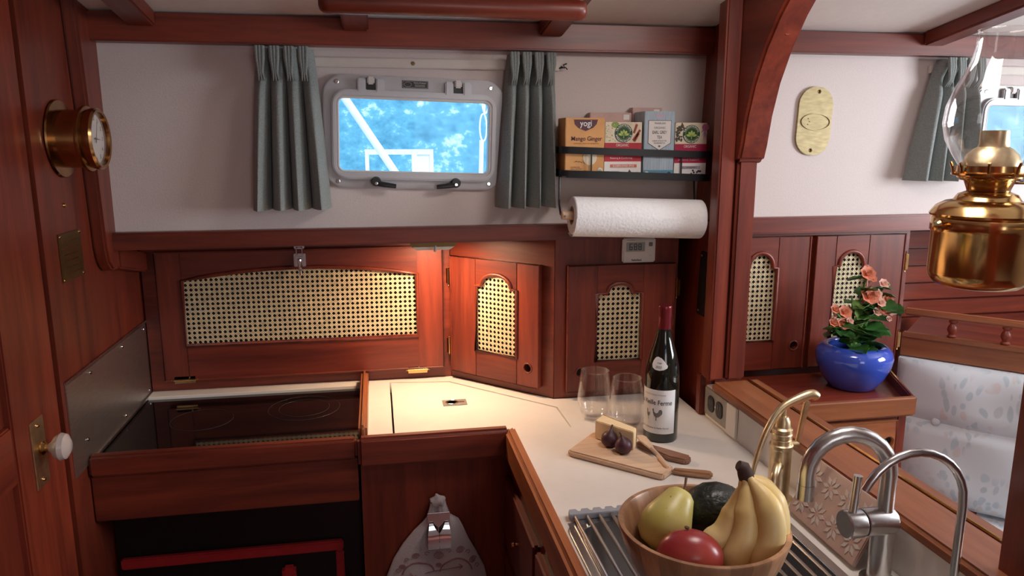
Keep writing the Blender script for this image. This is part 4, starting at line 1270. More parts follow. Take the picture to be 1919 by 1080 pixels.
rooster = [(-0.009, 0.010), (-0.0075, 0.0135), (-0.006, 0.0128), (-0.0048, 0.006), (-0.001, 0.003), (0.003, 0.0045), (0.006, 0.011), (0.0095, 0.0125), (0.0125, 0.009), (0.0125, 0.003), (0.0095, -0.001), (0.006, -0.0045), (0.001, -0.0065), (0.0008, -0.0125), (0.003, -0.0132), (-0.003, -0.0132), (-0.0008, -0.0125), (-0.001, -0.0065), (-0.0045, -0.003), (-0.0072, 0.003), (-0.0078, 0.008)]
bshape(rooster, R(-112-15), 0.064)
hen = [(-0.004, 0.010), (-0.0028, 0.012), (-0.0015, 0.010), (-0.001, 0.004), (0.0025, 0.002), (0.0035, 0.006), (0.0045, 0.002), (0.003, -0.003), (0.0005, -0.006), (0.0005, -0.011), (0.0018, -0.0115), (-0.0018, -0.0115), (-0.0005, -0.011), (-0.0005, -0.006), (-0.003, -0.002), (-0.0035, 0.004)]
bshape(hen, R(-112-44), 0.063)
# oval shoulder label
fn = on_bottle(R(-112-11), 0.176, 0.0006)
pl_ = [(-0.019, -0.003), (-0.0175, 0.005), (-0.012, 0.0125), (-0.006, 0.0145), (0.004, 0.0115), (0.013, 0.004), (0.019, -0.004), (0.0175, -0.0085), (0.010, -0.0125), (0.0, -0.0145), (-0.010, -0.0135), (-0.017, -0.0095)]
gm = MB()
cx_ = [(0, 0)]
gv, gf = [fn(0, 0)], []
for k in (0.33, 0.66, 1.0):
    for x, z in pl_:
        gv.append(fn(x*k, z*k))
m_ = len(pl_)
for i in range(m_):
    gf.append((0, 1+i, 1+(i+1) % m_))
    for k in (0, 1):
        gf.append((1+k*m_+i, 1+(k+1)*m_+i, 1+(k+1)*m_+(i+1) % m_, 1+k*m_+(i+1) % m_))
ol = gm.add(gv, gf).build('shoulder_label', 'label_paper', wb, FB, smooth=60, label='rounded white vintage label')
text('2023', 0.007, 0, 0, 0, 'ink', ol, FB, 0.014, fn=on_bottle(R(-112-15), 0.169, 0.0010))
text('rouge', 0.005, 0, 0, 0, 'ink', ol, FB, 0.011, fn=on_bottle(R(-112-12), 0.177, 0.0010))
text('. .', 0.006, 0, 0, 0, 'ink', ol, FB, 0.006, fn=on_bottle(R(-112-13), 0.185, 0.0010))
cp = [(0.0152, 0.240), (0.0147, 0.246), (0.0147, 0.272)]
for k in range(4):
    cp += [(0.0152, 0.2735+k*0.005), (0.0147, 0.2765+k*0.005)]
cp += [(0.0150, 0.2945), (0.0140, 0.2965), (0, 0.297)]
MB().lathe(cp, 36).build('capsule', 'capsule_red', wb, FB, smooth=50)

# ------------------------------------------------------------------ cheese board
TB = CT+0.0135
cbd = thing('cutting_board', 'pale maple paddle board with dark olive-wood handle end', 'cutting board', (0.46, 1.39, CT))
brd = [(0.372, 1.405), (0.376, 1.397), (0.515, 1.262), (0.524, 1.259), (0.545, 1.278), (0.556, 1.290), (0.553, 1.303), (0.466, 1.487), (0.456, 1.490), (0.445, 1.484)]
MB().prism_z(brd, CT+0.0005, TB).build('board', 'maple_x', cbd, bevel=0.003)
hd = [(0.546, 1.281), (0.556, 1.290), (0.590, 1.277), (0.612, 1.268), (0.622, 1.262), (0.623, 1.252), (0.614, 1.246), (0.598, 1.252), (0.570, 1.266)]
HB = MB().prism_z(hd, CT+0.001, CT+0.0125).build('handle', 'olive_x', cbd, bevel=0.004, label='dark olive-wood handle')
ck2 = thing('walnut_paddle', 'small dark walnut serving paddle behind the cheese board', 'serving paddle', (0.56, 1.36, CT))
pd = [(0.535, 1.395), (0.590, 1.324), (0.604, 1.322), (0.615, 1.334), (0.613, 1.347), (0.545, 1.425), (0.525, 1.43)]
pd = [(0.5255, 1.420), (0.5660, 1.340), (0.592, 1.317), (0.606, 1.321), (0.612, 1.338), (0.560, 1.400), (0.548, 1.416), (0.530, 1.432)]
MB().prism_z(pd, CT+0.0005, CT+0.012).build('paddle', 'walnut_x', ck2, bevel=0.003)
ch = thing('cheese_wedge', 'wedge of pale yellow cheese on the maple board', 'cheese', (0.48, 1.43, TB))
w_ = [(0.447, 1.456), (0.500, 1.377), (0.514, 1.400), (0.478, 1.474)]
MB().prism_z([(0.444, 1.452), (0.503, 1.375), (0.516, 1.395), (0.470, 1.482)], TB+0.0004, TB+0.041).build('cheese_body', 'cheese', ch, bevel=0.0015)
MB().prism_z([(0.4708, 1.4828), (0.5168, 1.3955), (0.5178, 1.3965), (0.4722, 1.4838)], TB+0.0004, TB+0.0405).build('rind', 'cardboard', ch)
def fig(x, y, a, label):
    t = thing('fig', label, 'fig', (x, y, TB))
    F = Matrix.Translation((x, y, TB+0.0003)) @ Matrix.Rotation(a, 4, 'Z') @ Matrix.Rotation(R(12), 4, 'Y')
    pr_ = [(0, 0.0), (0.009, 0.001), (0.0155, 0.007), (0.0178, 0.015), (0.0165, 0.023), (0.011, 0.030), (0.0055, 0.034), (0.003, 0.038)]
    MB().lathe(pr_, 24, wob=lambda a_, z: 1+0.02*math.cos(9*a_)).build('flesh', 'fruit_fig', t, F, smooth=60)
    MB().tube([(0, 0, 0.036), (0.001, 0, 0.042), (0.003, 0.001, 0.046)], [0.0032, 0.0024, 0.002], 8).build('stem', 'pear_stem', t, F)
fig(0.459, 1.405, 0.5, 'purple fig touching the cheese at the outer board edge')
fig(0.482, 1.365, 2.5, 'purple fig at the board front, nearer the wooden handle')
spd = thing('cheese_spreader', 'pale wooden cheese spreader lying across the board', 'spreader', (0.54, 1.36, TB))
FSP = Matrix.Translation((0.5405, 1.425, TB+0.004)) @ Matrix.Rotation(R(-89), 4, 'Z') @ Matrix.Rotation(R(2.0), 4, 'Y')
MB().prism_z([(-0.012, -0.004), (-0.009, -0.010), (0.010, -0.0115), (0.035, -0.009), (0.052, -0.0055), (0.062, -0.0045), (0.062, 0.0045), (0.052, 0.0055), (0.03, 0.009), (0.0, 0.010), (-0.010, 0.006)], 0, 0.0035).build('blade', 'maple_x', spd, FSP, bevel=0.001)
MB().tube([(0.055, 0, 0.002), (0.08, 0.0, 0.0025), (0.11, -0.001, 0.003), (0.136, -0.002, 0.003), (0.142, -0.002, 0.003)], [0.0042, 0.0045, 0.005, 0.0055, 0.003], 10).build('handle', 'maple_x', spd, FSP)

# ------------------------------------------------------------------ sink and drying rack
sk = thing('sink', 'stainless steel sink set into the worktop under the fruit bowl', 'sink', (0.485, 0.82, CT))
MB().plate([(a, b_) for a, b_ in rrect(0.296, 0.674, 0.49, 1.143, 0.045, 6)], [rrect(0.314, 0.656, 0.51, 1.122, 0.05, 6)], CT+0.0004, CT+0.004).mapv(lambda x, y, z: (x, z, y)).build('rim', 'stainless', sk, bevel=0.0015)
ri = rrect(0.314, 0.656, 0.51, 1.122, 0.05, 6)
rb = rrect(0.326, 0.644, 0.522, 1.11, 0.05, 6)
k = len(ri)
MB().add([(x, y, CT+0.003) for x, y in ri]+[(x, y, CT-0.15) for x, y in rb], [(i, (i+1) % k, k+(i+1) % k, k+i) for i in range(k)]+[tuple(range(k, 2*k))]).build('basin', 'stainless', sk, smooth=40)
MB().lathe([(0, 0.001), (0.02, 0.001), (0.034, 0.003), (0.036, 0)], 24, (0.485, 0.85, CT-0.15)).build('drain', 'chrome', sk)
rk = thing('drying_rack', 'roll-up drying rack of thin steel rods over the sink', 'drying rack', (0.485, 0.85, CT+0.004))
xs = [0.316+0.0215*i for i in range(16)]
for x in xs:
    MB().tube([(x, 0.50, CT+0.0095), (x, 1.146, CT+0.0095)], 0.0032, 10).build('rod', 'stainless', rk)
b = []
for i, x in enumerate(xs):
    b += [(x-0.009, 1.148+0.000), (x-0.006, 1.156), (x+0.006, 1.156), (x+0.009, 1.148)]
outl = [(xs[0]-0.010, 1.136)]+[(xs[-1]+0.010, 1.136)]+list(reversed(b))
MB().prism_z(outl, CT+0.0042, CT+0.0142).build('end_strip', 'silicone', rk, bevel=0.001, label='grey scalloped silicone end strip')
MB().box(xs[0]-0.01, xs[-1]+0.01, 0.492, 0.510, CT+0.0042, CT+0.0142).build('end_strip', 'silicone', rk, bevel=0.002)

# ------------------------------------------------------------------ fruit bowl and fruit
BX, BY, BZ = 0.440, 0.910, CT+0.0131
fb = thing('fruit_bowl', 'round acacia wood bowl of glued staves, filled with fruit', 'bowl', (BX, BY, BZ))
FW = Matrix.Translation((BX, BY, BZ))
bo = [(0.050, 0.0), (0.074, 0.008), (0.098, 0.034), (0.111, 0.064), (0.1195, 0.094), (0.1185, 0.0965), (0.1125, 0.0965), (0.1105, 0.093), (0.102, 0.066), (0.089, 0.038), (0.068, 0.017), (0.050, 0.012)]
ns = 24
for i in range(ns):
    MB().lathe(bo, 4, a0=2*PI*i/ns+0.13, a1=2*PI*(i+1)/ns+0.13).build('stave', 'acacia_z', fb, FW, smooth=50)
MB().lathe([(0, 0), (0.0505, 0.0), (0.0505, 0.012), (0, 0.012)], 36).build('base', 'acacia_z', fb, FW)
def axis_frame(p, d):
    return Matrix.Translation(p) @ Vector(d).to_track_quat('Z', 'Y').to_matrix().to_4x4()
pe = thing('pear', 'yellow-green pear lying in the fruit bowl', 'pear', (0.39, 0.945, 0.975))
FE = axis_frame((0.378, 0.938, 0.962), (0.050, 0.030, 0.056))
MB().lathe([(0, 0.003), (0.008, 0.0), (0.022, 0.004), (0.034, 0.016), (0.0385, 0.032), (0.0365, 0.048), (0.030, 0.064), (0.0245, 0.078), (0.0205, 0.088), (0.013, 0.0945), (0.004, 0.0945), (0, 0.092)], 32, wob=lambda a, z: 1+0.025*math.cos(2*a+1)+0.015*math.cos(3*a+z*40)).build('flesh', 'pear_skin', pe, FE, smooth=70)
MB().tube([(0, 0, 0.090), (0.001, 0.0, 0.102), (0.005, 0.002, 0.115)], [0.0016, 0.0015, 0.0022], 8).build('stem', 'pear_stem', pe, FE)
av = thing('avocado', 'dark bumpy avocado behind the pear in the bowl', 'avocado', (0.49, 0.985, 0.97))
FV = axis_frame((0.442, 0.985, 0.984), (1, 0.02, 0.06)) @ Matrix.Scale(1.08, 4)
rnd = random.Random(2)
bump = {}
def av_w(a, z):
    return 1+0.012*math.sin(a*11+z*700)+0.012*math.sin(a*17-z*500)
MB().lathe([(0, 0.0), (0.012, 0.002), (0.024, 0.010), (0.033, 0.024), (0.0375, 0.042), (0.0365, 0.060), (0.030, 0.076), (0.020, 0.088), (0.009, 0.095), (0, 0.096)], 40, wob=av_w).build('flesh', 'avocado', av, FV, smooth=70)
mg = thing('mango', 'smooth red mango at the front of the fruit bowl', 'mango', (0.40, 0.862, 0.96))
FM = Matrix.Translation((0.403, 0.864, 0.988)) @ Matrix.Rotation(R(-12), 4, 'Z') @ Matrix.Rotation(R(10), 4, 'Y')
MB().ball((0, 0, 0), 0.045, 0.036, 0.037, 32, 20, fn=lambda d: 1+0.05*d.x*d.z-0.03*d.x).build('flesh', 'mango_skin', mg, FM, smooth=80)
MB().lathe([(0, 0), (0.003, 0.001), (0.0035, 0.003), (0, 0.0035)], 10).xf(Matrix.Translation((-0.012, 0.008, 0.035))).build('stem_scar', 'pear_stem', mg, FM)
ba = thing('banana_bunch', 'bunch of ripe yellow bananas standing in the fruit bowl', 'bananas', (0.50, 0.89, 0.97))
BAN = [[(0.494, 0.900, 1.079), (0.494, 0.886, 1.042), (0.484, 0.872, 1.000), (0.458, 0.866, 0.956)],
       [(0.498, 0.898, 1.081), (0.512, 0.869, 1.053), (0.514, 0.853, 1.010), (0.490, 0.852, 0.960)],
       [(0.501, 0.903, 1.080), (0.525, 0.886, 1.055), (0.529, 0.872, 1.012), (0.506, 0.868, 0.965)],
       [(0.503, 0.908, 1.078), (0.530, 0.908, 1.052), (0.534, 0.900, 1.010), (0.512, 0.896, 0.966)],
       [(0.493, 0.902, 1.073), (0.486, 0.900, 1.030), (0.468, 0.898, 0.996), (0.436, 0.900, 0.980)]]
for pts in BAN:
    p = smooth_path(pts, 7)
    n = len(p)
    rs = []
    for i in range(n):
        s_ = i/(n-1)
        r_ = 0.0055+0.0138*min(1, max(0, (s_-0.10)/0.28))**0.8
        if s_ > 0.80:
            r_ *= max(0.25, 1-((s_-0.80)/0.2)**2*0.75)
        rs.append(r_)
    # angular cross-section like a real banana
    b = MB().tube(p, rs, 12)
    for i in range(n):
        c_ = p[i]
        for q in range(12):
            k_ = 1+0.05*math.cos(5*2*PI*q/12)
            vv = Vector(b.v[i*12+q])
            b.v[i*12+q] = tuple(c_+(vv-c_)*k_)
    bn_ = b.build('banana', 'banana_skin', ba, smooth=50)
    MB().tube([p[-1], p[-1]+(p[-1]-p[-2]).normalized()*0.006], [0.0045, 0.003], 8).build('tip', 'banana_tip', bn_)
MB().tube([(0.499, 0.903, 1.072), (0.497, 0.903, 1.082), (0.493, 0.904, 1.092), (0.486, 0.905, 1.096)], [0.0105, 0.0115, 0.010, 0.007], 10).build('crown', 'banana_tip', ba, smooth=50, label='dark dried crown stem')

# ------------------------------------------------------------------ taps
pp = thing('hand_pump', 'brass galley hand pump faucet with curved lever handle', 'pump', (0.700, 1.153, CT))
FQ = Matrix.Translation((0.700, 1.153, CT))
MB().lathe([(0, 0.0003), (0.027, 0.0003), (0.027, 0.004), (0.021, 0.007), (0.0190, 0.012), (0.0190, 0.098), (0.0205, 0.100), (0.0205, 0.106), (0.0185, 0.108)], 28).build('barrel', 'brass_satin', pp, FQ)
MB().lathe([(0.0185, 0.107), (0.0175, 0.110), (0.0175, 0.116), (0.0165, 0.117), (0.018, 0.119), (0.018, 0.126), (0.0165, 0.128), (0.018, 0.130), (0.018, 0.136), (0.014, 0.139), (0.013, 0.150), (0.009, 0.158), (0, 0.160)], 28).build('gland_nut', 'brass_satin', pp, FQ)
MB().tube([(0.0, 0, 0.158), (0.0, 0, 0.176)], 0.005, 12).build('plunger_rod', 'brass_satin', pp, FQ)
lev = smooth_path([(-0.060, -0.012, 0.052), (-0.050, -0.010, 0.095), (-0.031, -0.006, 0.142), (-0.004, 0, 0.174), (0.028, 0, 0.190), (0.052, 0, 0.196), (0.063, 0, 0.190)], 6)
n = len(lev)
MB().tube(lev, [0.0035+0.0055*min(1, i/(n*0.75)) for i in range(n-2)]+[0.0085, 0.004], 12).build('lever', 'brass_satin', pp, FQ, smooth=60)
MB().hexa([(0.026, -0.004, 0.098), (0.034, -0.004, 0.098), (0.026, 0.004, 0.098), (0.034, 0.004, 0.098), (0.038, -0.004, 0.184), (0.050, -0.004, 0.184), (0.038, 0.004, 0.184), (0.050, 0.004, 0.184)]).build('link', 'brass_satin', pp, FQ, bevel=0.002)
MB().tube([(0.012, 0, 0.104), (0.032, 0, 0.104)], 0.006, 12).build('bracket', 'brass_satin', pp, FQ)
MB().tube(smooth_path([(-0.008, -0.012, 0.070), (-0.020, -0.026, 0.076), (-0.032, -0.040, 0.066), (-0.038, -0.047, 0.048)], 5), 0.0075, 12).build('spout', 'brass_satin', pp, FQ, smooth=60)

tp = thing('mixer_tap', 'brushed steel gooseneck mixer tap with side lever', 'tap', (0.711, 0.89, CT))
FX = Matrix.Translation((0.711, 0.888, CT))
MB().lathe([(0, 0.0003), (0.026, 0.0003), (0.026, 0.004), (0.0165, 0.006), (0.0165, 0.085)], 28).build('column', 'stainless', tp, FX)
bdy = MB().lathe([(0, -0.012), (0.0195, -0.012), (0.0205, -0.010), (0.0205, 0.034), (0.0195, 0.035), (0, 0.035)], 32).xf(fr(0.0, 0, 0.097, 0, 0, R(-90))).build('body', 'stainless', tp, FX)
MB().lathe([(0, 0.037), (0.0195, 0.037), (0.0205, 0.039), (0.0205, 0.062), (0.019, 0.064), (0, 0.064)], 32).xf(fr(0.0, 0, 0.097, 0, 0, R(-90))).build('cartridge_cap', 'stainless', tp, FX)
MB().lathe([(0, 0.034), (0.0185, 0.034), (0.0185, 0.038), (0, 0.038)], 32).xf(fr(0.0, 0, 0.097, 0, 0, R(-90))).build('groove_ring', 'ink', tp, FX)
MB().tube([(-0.052, 0, 0.112), (-0.047, 0.002, 0.170)], 0.0065, 14).build('lever', 'stainless', tp, FX)
nk = [(0, 0, 0.105), (0, 0, 0.165)]
for i in range(0, 13):
    a = PI*i/12
    nk.append((-0.058+0.058*math.cos(a), 0.010*(1-math.cos(a)), 0.172+0.058*math.sin(a)))
nk += [(-0.116, 0.02, 0.155)]
MB().tube(nk, 0.0118, 18).build('neck', 'stainless', tp, FX, smooth=60)
MB().tube([(-0.116, 0.02, 0.1545), (-0.1165, 0.02, 0.132)], 0.0122, 18).build('aerator', 'stainless', tp, FX)

ft = thing('filter_tap', 'slim steel filtered-water tap with a thin bent spout', 'tap', (0.733, 0.775, CT))
FY = Matrix.Translation((0.733, 0.775, CT))
MB().lathe([(0, 0.0003), (0.015, 0.0003), (0.015, 0.006), (0.009, 0.010), (0.0085, 0.04), (0.0055, 0.044)], 20).build('base', 'stainless', ft, FY)
nk = [(0, 0, 0.04), (0, 0, 0.12), (0, 0.0, 0.176)]
for i in range(1, 13):
    a = R(150)*i/12
    nk.append((-0.071+0.071*math.cos(a), 0.006*i/12, 0.182+0.071*math.sin(a)))
nk.append((nk[-1][0]-0.006, 0.007, nk[-1][2]-0.012))
MB().tube(nk, 0.0055, 14).build('spout', 'stainless', ft, FY, smooth=60)
MB().tube([(-0.006, 0, 0.032), (-0.026, -0.012, 0.036)], 0.0032, 10).build('lever', 'stainless', ft, FY)

# ------------------------------------------------------------------ patterned tile leaning on the splashback
tt = thing('patterned_tile', 'pinkish flower-patterned tile leaning against the splashback behind the taps', 'tile', (0.70, 1.01, CT))
zx = Vector((0.048, 0, 0.096)).normalized()
xx = Vector((0, -1, 0))
yy = zx.cross(xx)
FT2 = Matrix(((xx.x, yy.x, zx.x, 0.692), (xx.y, yy.y, zx.y, 1.01), (xx.z, yy.z, zx.z, CT+0.006), (0, 0, 0, 1)))
sgn = -1 if (FT2.to_3x3() @ Vector((0, -1, 0))).x < 0 else 1
MB().box(-0.092, 0.092, -0.004, 0.004, 0.0, 0.104).build('slab', 'tile_flower', tt, FT2, bevel=0.0015)
for fx, fz, fr_ in [(-0.069+0.046*i, 0.028+0.048*j, 0.021) for i in range(4) for j in range(2)]:
    for q in range(8):
        a = 2*PI*q/8
        c_, s_ = math.cos(a), math.sin(a)
        pts = []
        for kk, ww in ((0.25, 0), (0.6, 0.17), (1.0, 0), (0.6, -0.17)):
            pts.append((fx+fr_*(c_*kk-s_*ww), fz+fr_*(s_*kk+c_*ww)))
        MB().prism(pts, -0.0052, -0.004).build('petal_relief', 'porcelain', tt, FT2)

# ------------------------------------------------------------------ towel on its clip
tw = thing('dish_towel', 'light dish towel with printed rose garland hanging from the clip', 'towel', (0.11, 1.545, 0.45))
rows = [(0.765, 0.098, 0.128, 0.004), (0.745, 0.094, 0.132, 0.006), (0.722, 0.088, 0.140, 0.005), (0.710, 0.078, 0.158, 0.006), (0.690, 0.058, 0.168, 0.007), (0.660, 0.034, 0.180, 0.008), (0.625, 0.012, 0.198, 0.009), (0.585, -0.004, 0.216, 0.010), (0.53, -0.014, 0.226, 0.009), (0.47, -0.018, 0.232, 0.010), (0.42, -0.018, 0.234, 0.010)]
nu = 40
v, f = [], []
def towel_y(u, z, am):
    return 1.540-am*(math.sin(u*PI*3.4+z*9)*0.55+0.3*math.sin(u*PI*7.3-z*31))-0.004*math.sin(PI*u)
for z, x0, x1, am in rows:
    for i in range(nu+1):
        u = i/nu
        v.append((x0+(x1-x0)*u, towel_y(u, z, am), z-0.006*math.sin(PI*u)*(z < 0.7)))
for j in range(len(rows)-1):
    for i in range(nu):
        a = j*(nu+1)+i
        f.append((a, a+1, a+nu+2, a+nu+1))
n = len(v)
v += [(x, y_+0.003, z) for x, y_, z in v]
f += [(d_+n, c_+n, b_+n, a_+n) for a_, b_, c_, d_ in f[:]]
for i in range(nu):
    f.append((i, i+n, i+1+n, i+1))
for j in range(len(rows)-1):
    a, b_ = j*(nu+1), (j+1)*(nu+1)
    f += [(a, b_, b_+n, a+n), (a+nu, a+nu+n, b_+nu+n, b_+nu)]
tc_ = MB().add(v, f).build('cloth', 'towel_cloth', tw, smooth=70)
MB().ball((0.113, 1.537, 0.760), 0.017, 0.010, 0.014, 16, 10, fn=lambda d: 1+0.15*math.sin(6*d.x+3*d.z)).build('gathered_corner', 'towel_cloth', tw)
def on_towel(x, z, off=0.0012):
    for (za, a0, a1, am), (zb_, b0, b1, bm_) in zip(rows, rows[1:]):
        if zb_ <= z <= za:
            k_ = (za-z)/(za-zb_)
            x0, x1, a_ = a0+(b0-a0)*k_, a1+(b1-a1)*k_, am+(bm_-am)*k_
            u = (x-x0)/(x1-x0)
            return (x, towel_y(u, z, a_)-off, z-0.006*math.sin(PI*u))
    return (x, 1.53, z)
def stitch(pts, r=0.0011, name='printed_stem'):
    MB().tube([on_towel(x, z) for x, z in pts], r, 5).build(name, 'towel_print', tc_)
for cx_, rr in ((0.066, 0.036), (0.150, 0.036)):
    stitch([(cx_+rr*math.cos(a), 0.585+rr*math.sin(a)) for a in [R(q) for q in range(10, 171, 10)]], 0.0018, 'printed_arch')
stitch([(0.055, 0.590), (0.10, 0.592), (0.165, 0.600)], 0.0013)
for x, z, r_ in ((0.112, 0.630, 0.012), (0.060, 0.636, 0.009), (0.030, 0.610, 0.008), (0.160, 0.640, 0.010), (0.188, 0.612, 0.009), (0.112, 0.606, 0.007)):
    stitch([(x+r_*(1-i/34)*math.cos(i*0.62), z+r_*(1-i/34)*0.85*math.sin(i*0.62)) for i in range(33)], 0.0008, 'printed_rose')
for x, z, s_ in ((0.085, 0.640, 1), (0.135, 0.643, -1), (0.04, 0.628, 1), (0.178, 0.632, -1), (0.02, 0.60, 1), (0.198, 0.595, -1)):
    stitch([(x+s_*0.006*math.cos(i*0.5)*(1-i/16), z+0.006*math.sin(i*0.5)*(1-i/16)) for i in range(13)], 0.0007, 'printed_scroll')
for x0, z0, x1, z1 in ((0.055, 0.590, 0.047, 0.596), (0.055, 0.590, 0.047, 0.584), (0.165, 0.600, 0.157, 0.606), (0.165, 0.600, 0.158, 0.593)):
    stitch([(x0, z0), (x1, z1)], 0.001, 'printed_arrow')
cl = thing('towel_clip', 'chrome double spring clip holding the dish towel on the dark cabinet', 'clip', (0.112, 1.53, 0.65))
for s_ in (-1, 1):
    ox = 0.113+s_*0.0128
    pr_ = []
    pts = [(1.524, 0.712), (1.519, 0.703), (1.5155, 0.692), (1.514, 0.675), (1.515, 0.655)]
    v, f = [], []
    for y_, z in pts:
        k_ = 1.0 if z < 0.70 else (0.55 if z < 0.71 else 0.35)
        c_ = ox+s_*(1-k_)*0.007
        for dx in (-0.0122*k_, 0.0122*k_):
            v += [(c_+dx, y_, z), (c_+dx, y_+0.0015, z)]
    for j in range(len(pts)-1):
        a = j*4
        f += [(a, a+2, a+6, a+4), (a+1, a+5, a+7, a+3), (a, a+4, a+5, a+1), (a+2, a+3, a+7, a+6)]
    f += [(0, 1, 3, 2), tuple(len(v)-4+q for q in (0, 2, 3, 1))]
    MB().add(v, f).build('spring_jaw', 'chrome', cl, smooth=60)
MB().box(0.088, 0.138, 1.5285, 1.5315, 0.652, 0.735).build('back_plate', 'chrome', cl, bevel=0.001)

# ------------------------------------------------------------------ saloon cabinet with two cane doors
sc_ = thing('saloon_cabinet', 'mahogany saloon cabinet with two arched cane doors behind the flower pot', 'cabinet', (1.1, 1.76, 0.94))
FZ = fr(0, 1.752, 0)
MB().box(0.832, 1.392, 0, 0.018, 0.946, 1.309).build('face_frame', 'mahogany_x', sc_, FZ)
MB().box(1.376, 1.392, 0.019, 0.24, 0.946, 1.309).build('side_panel', 'mahogany_z', sc_, FZ)
cane_door(sc_, FZ, 0.836, 1.094, 0.952, 1.302, (0.915, 1.006, 1.030, 1.222, 1.262, 0.012), (1.066, 1.014), [], t=0.018)
cane_door(sc_, FZ, 1.112, 1.366, 0.952, 1.302, (1.168, 1.262, 1.030, 1.222, 1.260, 0.012), None, [(1.372, 1.228), (1.372, 1.015)], t=0.018)
# low cabinet with tray top that carries the pot
ty = thing('tray_cabinet', 'low mahogany cabinet with raised tray rim under the blue pot', 'cabinet', (1.04, 1.6, 0))
MB().box(0.865, 1.185, 1.468, 1.730, 0.0, 0.918).build('body', 'mahogany_z', ty, bevel=0.002)
MB().box(0.862, 1.205, 1.462, 1.732, 0.9185, 0.936).build('tray_floor', 'mahogany_x', ty)
MB().box(0.862, 1.216, 1.448, 1.4615, 0.915, 0.962).build('front_fiddle', 'teak_x', ty, bevel=0.005, seg=3)
MB().hexa([(1.205, 1.462, 0.915), (1.216, 1.462, 0.915), (1.320, 1.730, 0.915), (1.331, 1.730, 0.915), (1.205, 1.462, 0.962), (1.216, 1.462, 0.962), (1.320, 1.730, 0.962), (1.331, 1.730, 0.962)]).build('side_fiddle', 'mahogany_y', ty, bevel=0.003)
MB().prism_z([(1.206, 1.465), (1.319, 1.728), (1.206, 1.728)], 0.9185, 0.9355).build('tray_floor', 'mahogany_x', ty)
MB().prism_z([(1.186, 1.4685), (1.206, 1.4685), (1.310, 1.728), (1.186, 1.728)], 0, 0.914).build('side_body', 'mahogany_z', ty)
dw = MB().plate([(0.985, 0.772), (1.176, 0.772), (1.176, 0.905), (0.985, 0.905)], [circ(1.158, 0.852, 0.0115, 18)], 1.457, 1.4675).build('drawer', 'teak_x', ty, bevel=0.002)
MB().prism(circ(1.158, 0.852, 0.0113, 18), 1.4662, 1.4672).build('finger_hole', 'dark_void', dw)
MB().tube([(0.986, 1.457, 0.773), (1.175, 1.457, 0.773), (1.175, 1.457, 0.904), (0.986, 1.457, 0.904)], 0.0022, 6, closed=True).build('edge_moulding', 'teak_x', dw)

# hull planking behind the saloon seat
for k in range(8):
    z0 = 0.905+k*0.0535
    hp = MB().prism_x([(1.985, z0), (1.998, z0), (1.998, z0+0.0495), (1.977, z0+0.0495)], 1.395, 2.44)
    if k == 0:
        hull = hp.build('trim_15', 'mahogany_x', bevel=0.001)
        struct(hull, 'mahogany hull planking behind the saloon seat')
    else:
        hp.build('plank', 'mahogany_x', hull, bevel=0.001)
# shelf with spindle rail
DV = Vector((0.6790, -0.7341, 0))
FG = Matrix.Translation((1.392, 1.742, 0)) @ Matrix.Rotation(math.atan2(DV.y, DV.x), 4, 'Z')
gl = thing('spindle_rail', 'mahogany shelf edge with turned spindles above the floral cushion', 'shelf rail', (1.392, 1.742, 0.98))
WM[gl.name] = FG @ Matrix.Translation((0, 0, 0.98))
gl.matrix_local = WM[gl.name]
MB().box(0.0, 0.95, -0.008, 0.012, 1.083, 1.101).build('top_rail', 'teak_x', gl, FG, bevel=0.004)
MB().box(0.0, 0.95, -0.012, 0.014, 1.022, 1.036).build('bottom_rail', 'teak_x', gl, FG, bevel=0.003)
MB().box(0.0, 0.95, -0.006, 0.010, 0.972, 1.0215).build('fascia', 'teak_x', gl, FG)
MB().box(0.0, 0.95, 0.0105, 0.30, 1.008, 1.0215).build('shelf_board', 'mahogany_x', gl, FG)
for k in range(7):
    MB().lathe([(0.009, 0), (0.0115, 0.004), (0.0075, 0.009), (0.0125, 0.020), (0.011, 0.029), (0.0065, 0.037), (0.0105, 0.042), (0.009, 0.047)], 16, (0.115+k*0.118, 0.002, 1.036)).build('spindle', 'mahogany_z', gl, FG, smooth=60)
# settee cushions
def cushion(name, label, x0, x1, y0, y1, z0, z1, seam=None):
    t = thing(name, label, 'cushion', tuple(FG @ Vector(((x0+x1)/2, y1, z0))))
    nx, nz = 40, 24
    v, f = [], []
    for side in (0, 1):
        for j in range(nz+1):
            for i in range(nx+1):
                a, b_ = i/nx, j/nz
                puff = (min(1, 6*min(a, 1-a))**0.5)*(min(1, 7*min(b_, 1-b_))**0.5)
                z = z0+(z1-z0)*b_
                d_ = 0.03*(1-puff)
                if seam:
                    d_ += 0.024*math.exp(-((z-seam)/0.012)**2)
                y = (y0+d_) if side == 0 else y1
                v.append((x0+(x1-x0)*a, y+0.003*math.sin(a*23+b_*9)*(side == 0), z))
    n = (nx+1)*(nz+1)
    for j in range(nz):
        for i in range(nx):
            a = j*(nx+1)+i
            f.append((a, a+1, a+nx+2, a+nx+1))
            f.append((a+n, a+nx+1+n, a+nx+2+n, a+1+n))
    ring = [i for i in range(nx+1)]+[j*(nx+1)+nx for j in range(1, nz+1)]+[nz*(nx+1)+i for i in range(nx-1, -1, -1)]+[j*(nx+1) for j in range(nz-1, 0, -1)]
    for i in range(len(ring)):
        a, b_ = ring[i], ring[(i+1) % len(ring)]
        f.append((a, a+n, b_+n, b_))
    MB().add(v, f).build('cover', 'floral_fabric', t, FG, smooth=70)
    return t
cu_ = cushion('back_cushion', 'pale blue floral settee back cushion tufted with a button below the spindle rail', 0.0, 0.85, -0.055, 0.03, 0.585, 0.968, 0.812)
